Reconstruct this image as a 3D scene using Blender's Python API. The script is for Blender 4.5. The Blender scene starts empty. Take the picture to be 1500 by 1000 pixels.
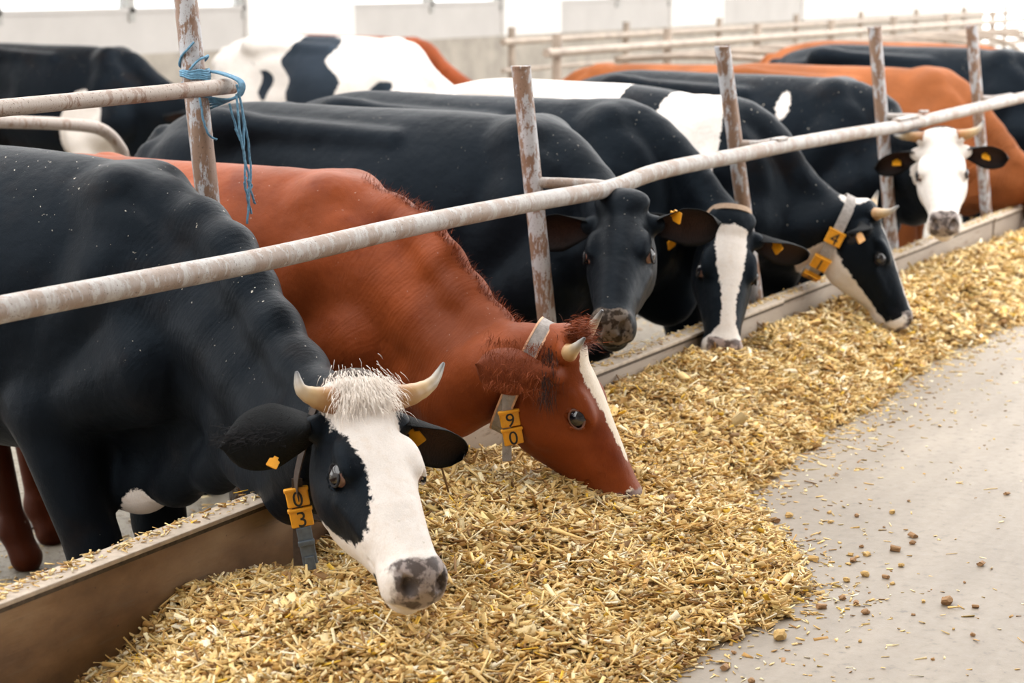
import bpy, bmesh, math, random
import numpy as np
from mathutils import Vector, Matrix

scene = bpy.context.scene
col = scene.collection
rng = np.random.default_rng(7)
random.seed(7)

# ------------------------------------------------------------------ camera
F_PX, CAM_H, CAM_D = 2900.0, 1.75, 3.2
PITCH = math.atan(532 / F_PX)
YAW = math.atan(1615 * math.cos(PITCH) / F_PX)
cam = bpy.data.cameras.new('camera')
cam.sensor_width = 36.0
cam.lens = F_PX / 1500 * 36.0
cam.clip_start, cam.clip_end = 0.1, 300
cam.dof.use_dof = True
cam.dof.focus_distance = 5.6
cam.dof.aperture_fstop = 3.6
cam_o = bpy.data.objects.new('camera', cam)
col.objects.link(cam_o)
cam_o.location = (0, -CAM_D, CAM_H)
fwd = Vector((math.cos(YAW) * math.cos(PITCH), math.sin(YAW) * math.cos(PITCH), -math.sin(PITCH)))
cam_o.rotation_euler = fwd.to_track_quat('-Z', 'Y').to_euler()
scene.camera = cam_o

# ------------------------------------------------------------------ light
world = bpy.data.worlds.new('world')
scene.world = world
world.use_nodes = True
wn = world.node_tree.nodes
wn['Background'].inputs[0].default_value = (1.0, 0.985, 0.965, 1)
wn['Background'].inputs[1].default_value = 3.5
vs = scene.view_settings
vs.view_transform = 'Standard'
vs.look = 'None'
vs.gamma = 1.0
vs.use_curve_mapping = False
vs.exposure = 0.22

# ------------------------------------------------------------------ helpers
def mesh_obj(name, verts, faces, mat=None, parent=None, smooth=False):
    me = bpy.data.meshes.new(name)
    verts = np.asarray(verts, dtype=np.float32)
    if isinstance(faces, np.ndarray):
        n, k = faces.shape
        me.vertices.add(len(verts)); me.vertices.foreach_set('co', verts.ravel())
        me.loops.add(n * k); me.loops.foreach_set('vertex_index', faces.astype(np.int32).ravel())
        me.polygons.add(n)
        me.polygons.foreach_set('loop_start', np.arange(0, n * k, k, dtype=np.int32))
        me.update(calc_edges=True)
    else:
        me.from_pydata(verts.tolist(), [], [tuple(int(i) for i in f) for f in faces])
    if smooth:
        me.polygons.foreach_set('use_smooth', np.ones(len(me.polygons), dtype=bool))
    me.update()
    if mat: me.materials.append(mat)
    o = bpy.data.objects.new(name, me)
    col.objects.link(o)
    if parent: o.parent = parent
    return o

def tag(o, label=None, cat=None, group=None, kind=None):
    if label: o['label'] = label
    if cat: o['category'] = cat
    if group: o['group'] = group
    if kind: o['kind'] = kind
    return o

def empty(name, loc=(0, 0, 0), rz=0.0):
    o = bpy.data.objects.new(name, None)
    o.empty_display_size = 0.1
    col.objects.link(o)
    o.location = loc
    o.rotation_euler = (0, 0, rz)
    return o

class MB:
    """collects shapes into one mesh"""
    def __init__(self): self.v = []; self.f = []
    def add(self, v, f):
        b = len(self.v); self.v += [tuple(x) for x in v]; self.f += [tuple(i + b for i in q) for q in f]
    def box(self, lo, hi, bev=0.0):
        bm = bmesh.new()
        bmesh.ops.create_cube(bm, size=1)
        for v in bm.verts:
            v.co = Vector([lo[i] + (v.co[i] + .5) * (hi[i] - lo[i]) for i in range(3)])
        if bev > 0:
            bmesh.ops.bevel(bm, geom=bm.edges[:], offset=bev, segments=2, profile=.5, affect='EDGES')
        bm.verts.index_update()
        self.add([v.co[:] for v in bm.verts], [[v.index for v in f.verts] for f in bm.faces]); bm.free()
    def tube(self, path, r, n=12, cap=True, wob=0.0):
        P = [Vector(p) for p in path]
        rs = r if hasattr(r, '__len__') else [r] * len(P)
        up = None; vs_ = []; fs = []
        for i, p in enumerate(P):
            t = (P[min(i + 1, len(P) - 1)] - P[max(i - 1, 0)]).normalized()
            if up is None:
                up = Vector((0, 0, 1)) if abs(t.z) < .9 else Vector((0, 1, 0))
            a = t.cross(up).normalized(); up = a.cross(t).normalized()
            for k in range(n):
                an = 2 * math.pi * k / n
                rr = rs[i] * (1 + wob * (random.random() - .5))
                vs_.append(p + (a * math.cos(an) + up * math.sin(an)) * rr)
        for i in range(len(P) - 1):
            for k in range(n):
                fs.append((i * n + k, i * n + (k + 1) % n, (i + 1) * n + (k + 1) % n, (i + 1) * n + k))
        if cap:
            fs.append(tuple(range(n - 1, -1, -1))); b = (len(P) - 1) * n; fs.append(tuple(b + k for k in range(n)))
        self.add(vs_, fs)
    def build(self, name, mat, parent=None, smooth=False):
        return mesh_obj(name, self.v, self.f, mat, parent, smooth)

def auto_smooth(o, ang=40):
    me = o.data
    me.polygons.foreach_set('use_smooth', np.ones(len(me.polygons), dtype=bool))
    me.set_sharp_from_angle(angle=math.radians(ang))
    return o

def spline(pts, n=8):
    P = [np.array(p, float) for p in pts]; out = []
    for i in range(len(P) - 1):
        p0, p1, p2, p3 = P[max(i - 1, 0)], P[i], P[i + 1], P[min(i + 2, len(P) - 1)]
        for k in range(n):
            t = k / n
            out.append(.5 * (2 * p1 + (p2 - p0) * t + (2 * p0 - 5 * p1 + 4 * p2 - p3) * t * t + (3 * p1 - p0 - 3 * p2 + p3) * t ** 3))
    out.append(P[-1])
    return out

# ------------------------------------------------------------------ materials
class NT:
    def __init__(self, name):
        self.m = bpy.data.materials.new(name); self.m.use_nodes = True
        self.t = self.m.node_tree; self.b = self.t.nodes['Principled BSDF']
    def n(self, typ, **kw):
        x = self.t.nodes.new(typ)
        for k, v in kw.items(): setattr(x, k, v)
        return x
    def l(self, a, b): self.t.links.new(a, b)
    def coord(self, scale=(1, 1, 1), which='Object'):
        c = self.n('ShaderNodeTexCoord'); mp = self.n('ShaderNodeMapping')
        mp.inputs['Scale'].default_value = scale; self.l(c.outputs[which], mp.inputs[0]); return mp.outputs[0]
    def noise(self, vec, scale, detail=4, rough=.55):
        x = self.n('ShaderNodeTexNoise'); x.inputs['Scale'].default_value = scale
        x.inputs['Detail'].default_value = detail; x.inputs['Roughness'].default_value = rough
        self.l(vec, x.inputs['Vector']); return x.outputs['Fac']
    def ramp(self, fac, stops):
        x = self.n('ShaderNodeValToRGB'); e = x.color_ramp.elements
        while len(e) < len(stops): e.new(.5)
        for i, (p, c) in enumerate(stops):
            e[i].position = p; e[i].color = (c[0], c[1], c[2], 1) if hasattr(c, '__len__') else (c, c, c, 1)
        self.l(fac, x.inputs[0]); return x.outputs[0]
    def mix(self, fac, a, b):
        x = self.n('ShaderNodeMix', data_type='RGBA')
        for s, v in ((x.inputs[0], fac), (x.inputs[6], a), (x.inputs[7], b)):
            if isinstance(v, (int, float)): s.default_value = v
            elif isinstance(v, (tuple, list)): s.default_value = (v[0], v[1], v[2], 1)
            else: self.l(v, s)
        return x.outputs[2]
    def math(self, op, a, b=0.0, c=None):
        x = self.n('ShaderNodeMath', operation=op)
        for s, v in zip(x.inputs, (a, b, c)):
            if v is None: continue
            if isinstance(v, (int, float)): s.default_value = v
            else: self.l(v, s)
        return x.outputs[0]
    def sstep(self, v, lo, hi):
        x = self.n('ShaderNodeMapRange', interpolation_type='SMOOTHSTEP')
        self.l(v, x.inputs[0]); x.inputs[1].default_value = lo; x.inputs[2].default_value = hi; return x.outputs[0]
    def attr(self, name, out='Fac'):
        x = self.n('ShaderNodeAttribute', attribute_name=name); return x.outputs[out]
    def bump(self, h, strength=.3, dist=.01, prev=None):
        x = self.n('ShaderNodeBump'); x.inputs['Strength'].default_value = strength; x.inputs['Distance'].default_value = dist
        self.l(h, x.inputs['Height'])
        if prev is not None: self.l(prev, x.inputs['Normal'])
        return x.outputs[0]
    def done(self, color=None, rough=.6, normal=None, spec=.5, metal=0.0, **kw):
        b = self.b
        if color is not None:
            if isinstance(color, tuple): b.inputs['Base Color'].default_value = (*color[:3], 1)
            else: self.l(color, b.inputs['Base Color'])
        if isinstance(rough, (int, float)): b.inputs['Roughness'].default_value = rough
        else: self.l(rough, b.inputs['Roughness'])
        b.inputs['Specular IOR Level'].default_value = spec
        b.inputs['Metallic'].default_value = metal
        if normal is not None: self.l(normal, b.inputs['Normal'])
        for k, v in kw.items(): b.inputs[k.replace('_', ' ')].default_value = v
        return self.m

def simple(name, color, rough=.6, var=.25, scale=20, bump=.0, spec=.5, metal=0.0):
    t = NT(name); v = t.coord(); n = t.noise(v, scale, 5)
    c = t.ramp(n, [(.3, tuple(x * (1 - var) for x in color)), (.7, tuple(min(1, x * (1 + var)) for x in color))])
    nm = t.bump(t.noise(v, scale * 6, 3), bump, .005) if bump else None
    return t.done(c, rough, nm, spec, metal)

def pipe_mat(name, base, rust, white, thr=.55):
    t = NT(name); v = t.coord(); vz = t.coord((1, 1, .35))
    n1 = t.noise(vz, 9, 8, .65); n2 = t.noise(vz, 34, 6, .7)
    c = t.mix(t.sstep(n1, .42, .58), base, rust)
    m = t.math('ADD', t.math('MULTIPLY', n1, -.5), n2)
    c = t.mix(t.sstep(m, thr - .27, thr - .20), c, white)
    c = t.mix(t.sstep(t.noise(v, 160, 2), .62, .7), c, tuple(x * .45 for x in rust))
    return t.done(c, t.ramp(n2, [(.3, .35), (.7, .65)]), t.bump(n2, .35, .006), .5)

M = {}
M['rail'] = pipe_mat('galvanised_pipe', (.33, .295, .27), (.27, .205, .165), (.40, .375, .36), .52)
M['post'] = pipe_mat('rusty_pipe', (.20, .115, .075), (.25, .155, .105), (.43, .43, .45), .505)
M['upper'] = pipe_mat('brown_pipe', (.25, .175, .13), (.21, .13, .09), (.36, .30, .26), .42)
M['bgpipe'] = simple('dull_pipe', (.30, .24, .19), .5, .25, 6)
M['twine'] = simple('blue_twine', (.10, .24, .36), .7, .4, 90)
M['horn'] = None

def mat_concrete():
    t = NT('alley_concrete'); v = t.coord(); vs_ = t.coord((.35, 1.6, 1))
    a = t.noise(vs_, 2.2, 8, .6); b = t.noise(v, 26, 6, .65); c = t.noise(v, 170, 3)
    colr = t.ramp(a, [(.3, (.215, .180, .142)), (.55, (.272, .230, .184)), (.75, (.335, .285, .230))])
    colr = t.mix(t.sstep(b, .55, .72), colr, (.19, .17, .15))
    colr = t.mix(t.sstep(c, .67, .74), colr, (.42, .34, .22))
    nm = t.bump(b, .25, .004); nm = t.bump(c, .25, .002, nm)
    return t.done(colr, t.ramp(b, [(.3, .42), (.7, .58)]), nm, .26)
def mat_lane():
    t = NT('wet_lane_concrete'); v = t.coord()
    a = t.noise(v, 1.4, 6); b = t.noise(v, 22, 8, .7); c = t.noise(v, 90, 4, .7)
    colr = t.ramp(a, [(.3, (.20, .17, .122)), (.7, (.31, .27, .208))])
    colr = t.mix(t.sstep(b, .52, .68), colr, (.10, .08, .055))
    colr = t.mix(t.sstep(c, .62, .70), colr, (.36, .29, .18))
    nm = t.bump(b, .9, .02); nm = t.bump(c, .5, .006, nm)
    return t.done(colr, t.ramp(b, [(.35, .18), (.65, .5)]), nm, .6)
def mat_curb():
    t = NT('rusty_curb_plate'); v = t.coord((.5, 1, 1.0)); v2 = t.coord((.25, 1, 2.5)); g = t.coord()
    a = t.noise(v, 3.0, 8, .62); b = t.noise(v2, 18, 6, .65); c = t.noise(t.coord(), 60, 4)
    warm = t.ramp(a, [(.30, (.075, .038, .02)), (.47, (.20, .115, .058)), (.68, (.34, .235, .14))])
    pale = t.ramp(a, [(.28, (.27, .22, .18)), (.72, (.41, .355, .30))])
    sx = t.n('ShaderNodeSeparateXYZ'); t.l(g, sx.inputs[0])
    far = t.sstep(sx.outputs[0], 4.3, 6.3)                     # the plates further down the row are newer and paler
    colr = t.mix(far, warm, pale)
    colr = t.mix(t.sstep(b, .56, .72), colr, (.16, .105, .065))
    red = t.math('MULTIPLY', t.sstep(t.noise(g, 5.5, 3), .58, .68), t.math('SUBTRACT', 1.0, t.sstep(sx.outputs[2], .08, .2)))
    colr = t.mix(t.math('MULTIPLY', red, .75), colr, (.34, .06, .035))
    colr = t.mix(t.sstep(c, .68, .74), colr, (.07, .045, .03))
    return t.done(colr, .55, t.bump(b, .3, .004), .4)
M['concrete'] = mat_concrete(); M['lane'] = mat_lane(); M['curb'] = mat_curb()
M['lip'] = simple('dark_lip', (.06, .042, .026), .8, .5, 60)
M['ledge'] = simple('dusty_ledge', (.44, .365, .29), .7, .18, 30, .3)
M['wall'] = simple('whitewashed_wall', (.56, .535, .515), .85, .06, 1.5)
M['walldark'] = simple('stained_wall_foot', (.40, .36, .31), .85, .25, 2)
M['window'] = None

def mat_straw():
    t = NT('chopped_straw'); c = t.attr('tint', 'Color'); v = t.coord()
    n = t.noise(v, 220, 2)
    c2 = t.mix(t.math('MULTIPLY', t.sstep(n, .5, .7), .35), c, (.30, .17, .06))
    return t.done(c2, .62, None, .3)
M['straw'] = mat_straw()
def mat_heap():
    t = NT('straw_heap_bed'); v = t.coord()
    a = t.noise(v, 55, 6, .7); b = t.noise(v, 7, 4)
    c = t.ramp(a, [(.32, (.14, .075, .03)), (.5, (.42, .26, .11)), (.68, (.70, .50, .25))])
    c = t.mix(t.math('MULTIPLY', b, .4), c, (.40, .25, .10))
    return t.done(c, .8, t.bump(a, 1.0, .03), .2)
M['heap'] = mat_heap()
M['pellet'] = simple('feed_pellet', (.34, .19, .085), .8, .4, 60, .4)
M['pellet2'] = simple('pale_feed_crumb', (.56, .36, .13), .8, .35, 60, .4)
def mat_horn():
    t = NT('horn'); u = t.attr('along'); n = t.noise(t.coord((1, 1, 1)), 45, 4)
    c = t.ramp(t.math('ADD', u, t.math('MULTIPLY', t.math('SUBTRACT', n, .5), .18)),
               [(0.0, (.25, .095, .03)), (.2, (.36, .18, .065)), (.5, (.46, .32, .17)), (.78, (.26, .235, .20)), (.95, (.06, .06, .065))])
    return t.done(c, .38, t.bump(n, .15, .003), .5)
M['horn'] = mat_horn()
M['eye'] = simple('dark_eye', (.012, .010, .012), .06, .2, 40, 0, .8)
M['sclera'] = simple('pale_eye', (.20, .11, .09), .15, .2, 40, 0, .6)
M['yellow'] = simple('yellow_plastic', (.76, .33, .012), .42, .14, 30)
M['strap'] = simple('dark_collar_strap', (.055, .035, .025), .7, .3, 60, .3)
M['palestrap'] = simple('grey_collar_strap', (.30, .27, .25), .7, .25, 60, .3)
M['tanstrap'] = simple('tan_collar_strap', (.36, .25, .17), .7, .2, 60)
M['lid'] = simple('eyelid', (.15, .06, .038), .5, .3, 60)
M['edge'] = simple('collar_edge', (.62, .36, .22), .7, .2, 60)
M['ink'] = simple('black_ink', (.015, .012, .01), .6, .2, 30)
M['buckle'] = simple('grey_buckle', (.085, .105, .125), .5, .25, 60)

def mat_coat(name, A, B, muz, spec=.35, rough=.5, sheen=.0, dust=.0, dustcol=(.55, .50, .42), brown=None, fold=1.0):
    t = NT(name); v = t.coord()
    n = t.noise(v, 38, 5, .6); nf = t.noise(v, 150, 3, .6); big = t.noise(v, 2.6, 4)
    vh = t.coord((90, 90, 22)); hair = t.noise(vh, 4.0, 3, .6)
    a = t.mix(t.sstep(big, .35, .7), tuple(x * .82 for x in A), tuple(min(1, x * 1.22) for x in A))
    if brown: a = t.mix(t.math('MULTIPLY', t.sstep(t.noise(v, 4.2, 4), .52, .75), .8), a, brown)
    b = t.mix(t.sstep(big, .3, .75), tuple(x * .93 for x in B), B)
    b = t.mix(t.math('MULTIPLY', t.sstep(n, .45, .75), .25), b, (B[0] * .78, B[1] * .64, B[2] * .5))
    pt = t.math('ADD', t.attr('patch'), t.math('MULTIPLY', t.math('SUBTRACT', n, .5), .030))
    pt = t.math('ADD', pt, t.math('MULTIPLY', t.math('SUBTRACT', nf, .5), .014))
    c = t.mix(t.sstep(pt, -.003, .003), a, b)
    c = t.mix(t.math('MULTIPLY', t.sstep(hair, .35, .75), .22), c, t.mix(.5, c, (.0, .0, .0)))
    mz = t.math('ADD', t.attr('muz'), t.math('MULTIPLY', t.math('SUBTRACT', n, .5), .03))
    mcol = t.mix(t.sstep(t.noise(v, 30, 3), .45, .56), muz, tuple(min(1, x * 2.6 + .05) for x in muz))
    c = t.mix(t.sstep(mz, -.004, .006), c, mcol)
    c = t.mix(t.math('MULTIPLY', t.attr('dark'), .85), c, (.030, .007, .003))  # shade under the cow painted into the coat of the lower legs
    tan = t.attr('tan')
    c = t.mix(tan, c, (.36, .20, .11))
    if dust:
        g = t.n('ShaderNodeNewGeometry'); sp = t.n('ShaderNodeSeparateXYZ'); t.l(g.outputs['Normal'], sp.inputs[0])
        up = t.sstep(sp.outputs[2], .1, .8)
        fl = t.sstep(t.noise(v, 75, 2, .5), .725, .75)
        c = t.mix(t.math('MULTIPLY', t.math('MULTIPLY', up, fl), dust), c, dustcol)
    w = t.n('ShaderNodeTexWave', wave_type='BANDS', bands_direction='X', wave_profile='SIN')
    cx = t.n('ShaderNodeCombineXYZ'); t.l(t.attr('fold'), cx.inputs[0])
    t.l(t.math('MULTIPLY', t.noise(v, 5, 2), .5), cx.inputs[1])
    t.l(cx.outputs[0], w.inputs['Vector']); w.inputs['Scale'].default_value = 8.5; w.inputs['Distortion'].default_value = 9.0
    w.inputs['Detail'].default_value = 2; w.inputs['Detail Scale'].default_value = 1.2
    hgt = t.math('MULTIPLY', w.outputs['Fac'], t.attr('foldmask'))
    nm = t.bump(hgt, .5 * fold, .014)
    nm = t.bump(t.noise(v, 7.5, 3, .5), .55, .022, nm)
    nm = t.bump(hair, .30, .004, nm)
    nm = t.bump(nf, .18, .003, nm)
    rg = t.mix(t.sstep(mz, -.004, .006), (rough, rough, rough), (.32, .32, .32))
    m = t.done(c, rg, nm, spec)
    if A[0] < .03: t.b.inputs['Specular Tint'].default_value = (.55, .78, 1.0, 1)
    if sheen:
        t.b.inputs['Sheen Weight'].default_value = sheen; t.b.inputs['Sheen Roughness'].default_value = .45
        t.b.inputs['Sheen Tint'].default_value = (.75, .85, 1.0, 1)
    return m
WHITE = (.77, .71, .66)
M['black'] = mat_coat('black_coat', (.0050, .0065, .0090), WHITE, (.10, .08, .072), .065, .40, .02, .9, brown=(.010, .007, .006), fold=.10)
M['black_gold'] = mat_coat('black_coat_brown_muzzle', (.0050, .0065, .0090), WHITE, (.030, .020, .012), .065, .40, .02, .3, fold=.2)
M['black_clean'] = mat_coat('blue_black_coat', (.0055, .0075, .0105), WHITE, (.12, .09, .08), .065, .42, .02, .4, fold=.2)
M['red'] = mat_coat('chestnut_coat', (.235, .052, .014), (.80, .70, .58), (.06, .035, .03), .09, .44, .0, .35, brown=(.13, .022, .006), fold=.15)
M['orange'] = mat_coat('ginger_coat', (.26, .082, .026), WHITE, (.25, .14, .10), .08, .6, .0, .0)
M['white'] = mat_coat('white_coat', (.016, .021, .030), WHITE, (.20, .12, .10), .3, .55, .05, .0)
def mat_ear(name, A, inner):
    t = NT(name); v = t.coord(); n = t.noise(t.coord((60, 60, 20)), 4, 3); i = t.attr('inner')
    c = t.mix(i, A, inner); c = t.mix(t.math('MULTIPLY', t.sstep(n, .4, .7), .4), c, tuple(x * .5 for x in A))
    return t.done(c, .6, t.bump(n, .5, .006), .08)
M['ear_black'] = mat_ear('black_ear', (.006, .007, .008), (.045, .024, .018))
M['ear_red'] = mat_ear('chestnut_ear', (.17, .042, .017), (.10, .03, .02))
M['hair_white'] = simple('white_hair', (.78, .71, .64), .6, .15, 40, 0, .12)
M['hair_red'] = simple('chestnut_hair', (.20, .048, .016), .55, .35, 40, 0, .12)
M['hair_dark'] = simple('dark_hair', (.045, .025, .022), .5, .5, 40, 0, .12)
M['hair_black'] = simple('black_hair', (.015, .015, .017), .5, .4, 40, 0, .12)
M['glass'] = None
def mat_glass():
    t = NT('frosted_window_glass'); v = t.coord(); n = t.noise(v, .6, 3)
    return t.done(t.ramp(n, [(.3, (.86, .90, .92)), (.7, (.95, .97, .98))]), .5, None, .3, 0.0, Transmission_Weight=.9, IOR=1.05)
M['glass'] = mat_glass()
M['frame'] = simple('grey_window_frame', (.42, .41, .39), .6, .15, 6)
M['curtain'] = simple('white_sheet', (.86, .84, .82), .8, .04, 3)

# ------------------------------------------------------------------ setting
LANE_Z = -0.43
f = MB(); f.add([(-6, -12, 0), (90, -12, 0), (90, .05, 0), (-6, .05, 0)], [(0, 1, 2, 3)])
tag(f.build('floor', M['concrete']), 'pale worn concrete of the feeding alley', kind='structure')
f = MB(); f.add([(-6, .02, LANE_Z), (90, .02, LANE_Z), (90, 14.2, LANE_Z), (-6, 14.2, LANE_Z)], [(0, 1, 2, 3)])
lane = tag(f.build('floor_cow_lane', M['lane']), 'wet dirty concrete of the cow lane behind the curb', kind='structure')
m = MB(); m.box((2.0, 2.19, LANE_Z - .01), (30, 2.24, LANE_Z + .008))
m.build('drain_groove', simple('dark_groove', (.05, .045, .04), .6), lane)
WY = 14.0
wall = empty('wall_back'); tag(wall, 'whitewashed long wall with high windows', kind='structure')
m = MB(); m.box((4, WY, .75), (62, WY + .25, 1.32)); m.build('wall_panel', M['wall'], wall)
m = MB(); m.box((4, WY - .04, LANE_Z), (62, WY + .25, .75)); m.build('wall_foot', M['walldark'], wall)
m = MB(); m.box((4, WY, 2.5), (62, WY + .25, 3.6)); m.build('wall_lintel', M['wall'], wall)
# piers between the windows and the slender window bars
XS = [4.0, 19.3, 24.9, 28.9, 35.5, 41.5, 62.0]
pier = [(13.0, 13.35), (23.4, 26.2), (31.0, 33.2), (38.2, 41.0), (46, 62)]
for a, b in pier:
    m = MB(); m.box((a, WY - .06, .75), (b, WY + .25, 2.5)); m.build('wall_pier', M['curtain'] if b - a > 1 else M['wall'], wall)
wins = [(4, 13.0), (13.35, 23.4), (26.2, 31.0), (33.2, 38.2)]
for i, (a, b) in enumerate(wins):
    w = empty('window_%d' % (i + 1)); tag(w, kind='structure')
    n = max(2, round((b - a) / 2.3))
    for k in range(n):
        x0, x1 = a + (b - a) * k / n, a + (b - a) * (k + 1) / n
        mm = MB(); mm.box((x0 + .05, WY + .10, 1.36), (x1 - .05, WY + .115, 2.48)); mm.build('pane', M['glass'], w)
        mm = MB(); mm.box((x1 - .06, WY - .03, 1.18), (x1 + .06, WY + .16, 2.5)); mm.build('mullion', M['frame'], w)
    mm = MB(); mm.box((a, WY - .03, 1.30), (b, WY + .2, 1.36)); mm.build('sill', M['wall'], w)

# unseen roof and walls added to shape daylight, with an open skylight over the row
m = MB(); m.box((-6, 8.2, 5.0), (62, 14.5, 5.2)); tag(m.build('ceiling_blocker', M['wall']), 'unseen roof slab added to block sky light on the pen side', kind='structure')
m = MB(); m.box((-6, -12.2, 5.0), (8.5, -.9, 5.2)); tag(m.build('ceiling_blocker', M['wall']), 'unseen roof slab added and cut short to set the light on the alley', kind='structure')
m = MB(); m.box((-6, -12.2, 0), (8.5, -12.0, 5.0)); tag(m.build('wall_alley_blocker', M['wall']), 'unseen wall added behind the alley to block low sky light', kind='structure')
m = MB(); m.box((-6.2, -12.2, LANE_Z), (-6.0, 14.5, 5.2)); tag(m.build('wall_end_blocker', M['wall']), 'unseen end wall added to block low sky light', kind='structure')

# curb of steel plates with a dusty ledge on top
curb = empty('feed_curb', (0, 0, 0))
tag(curb, 'low rust-stained plate curb holding back the straw along the alley', 'curb')
brk = [2.2, 4.52, 7.56, 8.28, 9.14, 10.5, 11.8, 13.4, 15.0, 17, 19, 22]
for i in range(len(brk) - 1):
    a, b = brk[i] + .004, brk[i + 1] - .004
    dy = [0, .006, .0, .014, .004, .01, 0, .008, 0, 0, 0][i]
    m = MB(); m.box((a, -.052 + dy, -.02), (b, -.012 + dy, .318), .003); m.build('plate', M['curb'], curb)
    m = MB(); m.box((a, -.060 + dy, .318), (b, .028 + dy, .331), .003); m.build('ledge', M['ledge'], curb)
    m = MB(); m.box((a, -.057 + dy, .307), (b, -.050 + dy, .3185), .001); m.build('lip', M['lip'], curb)  # dark strip along the joint under the ledge
    m = MB(); m.box((a, -.012, LANE_Z), (b, .022, .317)); m.build('backing_plate', M['curb'], curb)
m = MB(); m.box((7.52, -.075, -.02), (7.60, .0, .31), .004); m.build('joint_strap', M['curb'], curb)

# ------------------------------------------------------------------ rails and posts
rail_pts = [(2.6, 1.005), (3.35, 1.005), (3.84, 1.0), (4.42, .995), (5.13, 1.003), (5.93, .999), (6.29, .993), (6.57, .992), (6.87, 1.014), (7.19, 1.02), (7.72, 1.017), (8.31, 1.018), (9.13, 1.011), (10.12, .997), (10.74, 1.005), (12.44, 1.02), (14.3, 1.025), (20, 1.02)]
rail = empty('feed_rail', (2.6, -.03, 0))
tag(rail, 'long bent galvanised pipe rail running above all the heads', 'rail')
m = MB(); m.tube([(x - 2.6, y, z) for x, y, z in spline([(x, 0.0, z) for x, z in rail_pts], 6)], .0325, 20)
auto_smooth(m.build('pipe', M['rail'], rail))
for x, z, l in ((8.24, 1.052, .12), (10.05, 1.034, .34), (10.36, 1.05, .05)):
    m = MB(); m.box((x - 2.6 - l / 2, -.022, z - .006), (x - 2.6 + l / 2, .022, z + .007), .003); m.build('weld_plate', M['rail'], rail)
urail = empty('upper_rail', (2.94, .755, 1.39))
tag(urail, 'thin brown pipe lashed to the tall post with blue twine', 'rail')
m = MB(); m.tube([(0, -.057, -.008), (1.28, -.057, .006), (1.9, -.057, .012), (2.26, -.057, .0165), (2.292, -.057, .017), (2.31, -.057, .0172)], [.025, .025, .025, .026, .026, .016], 16)
auto_smooth(m.build('pipe', M['upper'], urail))
# top (x, y, z) and a point near the curb's height (x, y, z): the posts stand behind the curb and lean back over the lane
posts = [((5.14, .835, 1.95), (5.14, .663, .30)), ((6.218, .17, 1.443), (6.31, .085, .30)), ((8.052, .17, 1.458), (8.29, .085, .335)), ((10.096, .17, 1.497), (10.29, .085, .235)), ((11.91, .17, 1.467), (12.12, .085, .295)),
         ((13.75, .17, 1.47), (13.94, .085, .3))]
plabels = ['tall rusty post wrapped with blue twine', 'flaking rusty post directly behind the horned red head', 'rusty post behind the ear of the blaze-faced head',
           'rusty post left of the horned white head', 'short rusty post right of the horned white head', 'far rusty post at the end of the rail']
for i, ((tp_, bp_), lab) in enumerate(zip(posts, plabels)):
    tp_ = np.array(tp_); bp_ = np.array(bp_); base = bp_ + (tp_ - bp_) * (LANE_Z - bp_[2]) / (tp_[2] - bp_[2])
    p = empty('rail_post', tuple(base)); tag(p, lab, 'post', 'posts of the feed rail')
    r = .0345 if i else .0385; d_ = tp_ - base
    m = MB(); n = 8
    m.tube([tuple(d_ * k / n) for k in range(n + 1)], r, 20, False)
    auto_smooth(m.build('pipe', M['post'], p))
    m = MB(); m.tube([tuple(d_ - (0, 0, .012)), tuple(d_ + (0, 0, .001)), tuple(d_ + (0, 0, .002))], [r * 1.01, r * 1.06, r * .55], 20)
    auto_smooth(m.build('rim', M['post'], p))
    if i:                                                       # short pipe that ties the post to the rail
        a_ = base + d_ * (1.035 - LANE_Z) / d_[2]; zr = np.interp(a_[0] + .12, [q[0] for q in rail_pts], [q[1] for q in rail_pts])
        m = MB(); m.tube([tuple(a_ - base + (0, -.02, -.005)), tuple(a_ - base + (.05, -.09, -.008)), tuple(np.array((a_[0] + .17, -.022, zr + .022)) - base), tuple(np.array((a_[0] + .30, -.028, zr + .012)) - base)], [.020, .020, .020, .012], 12)
        auto_smooth(m.build('bracket', M['rail'], p))

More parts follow.
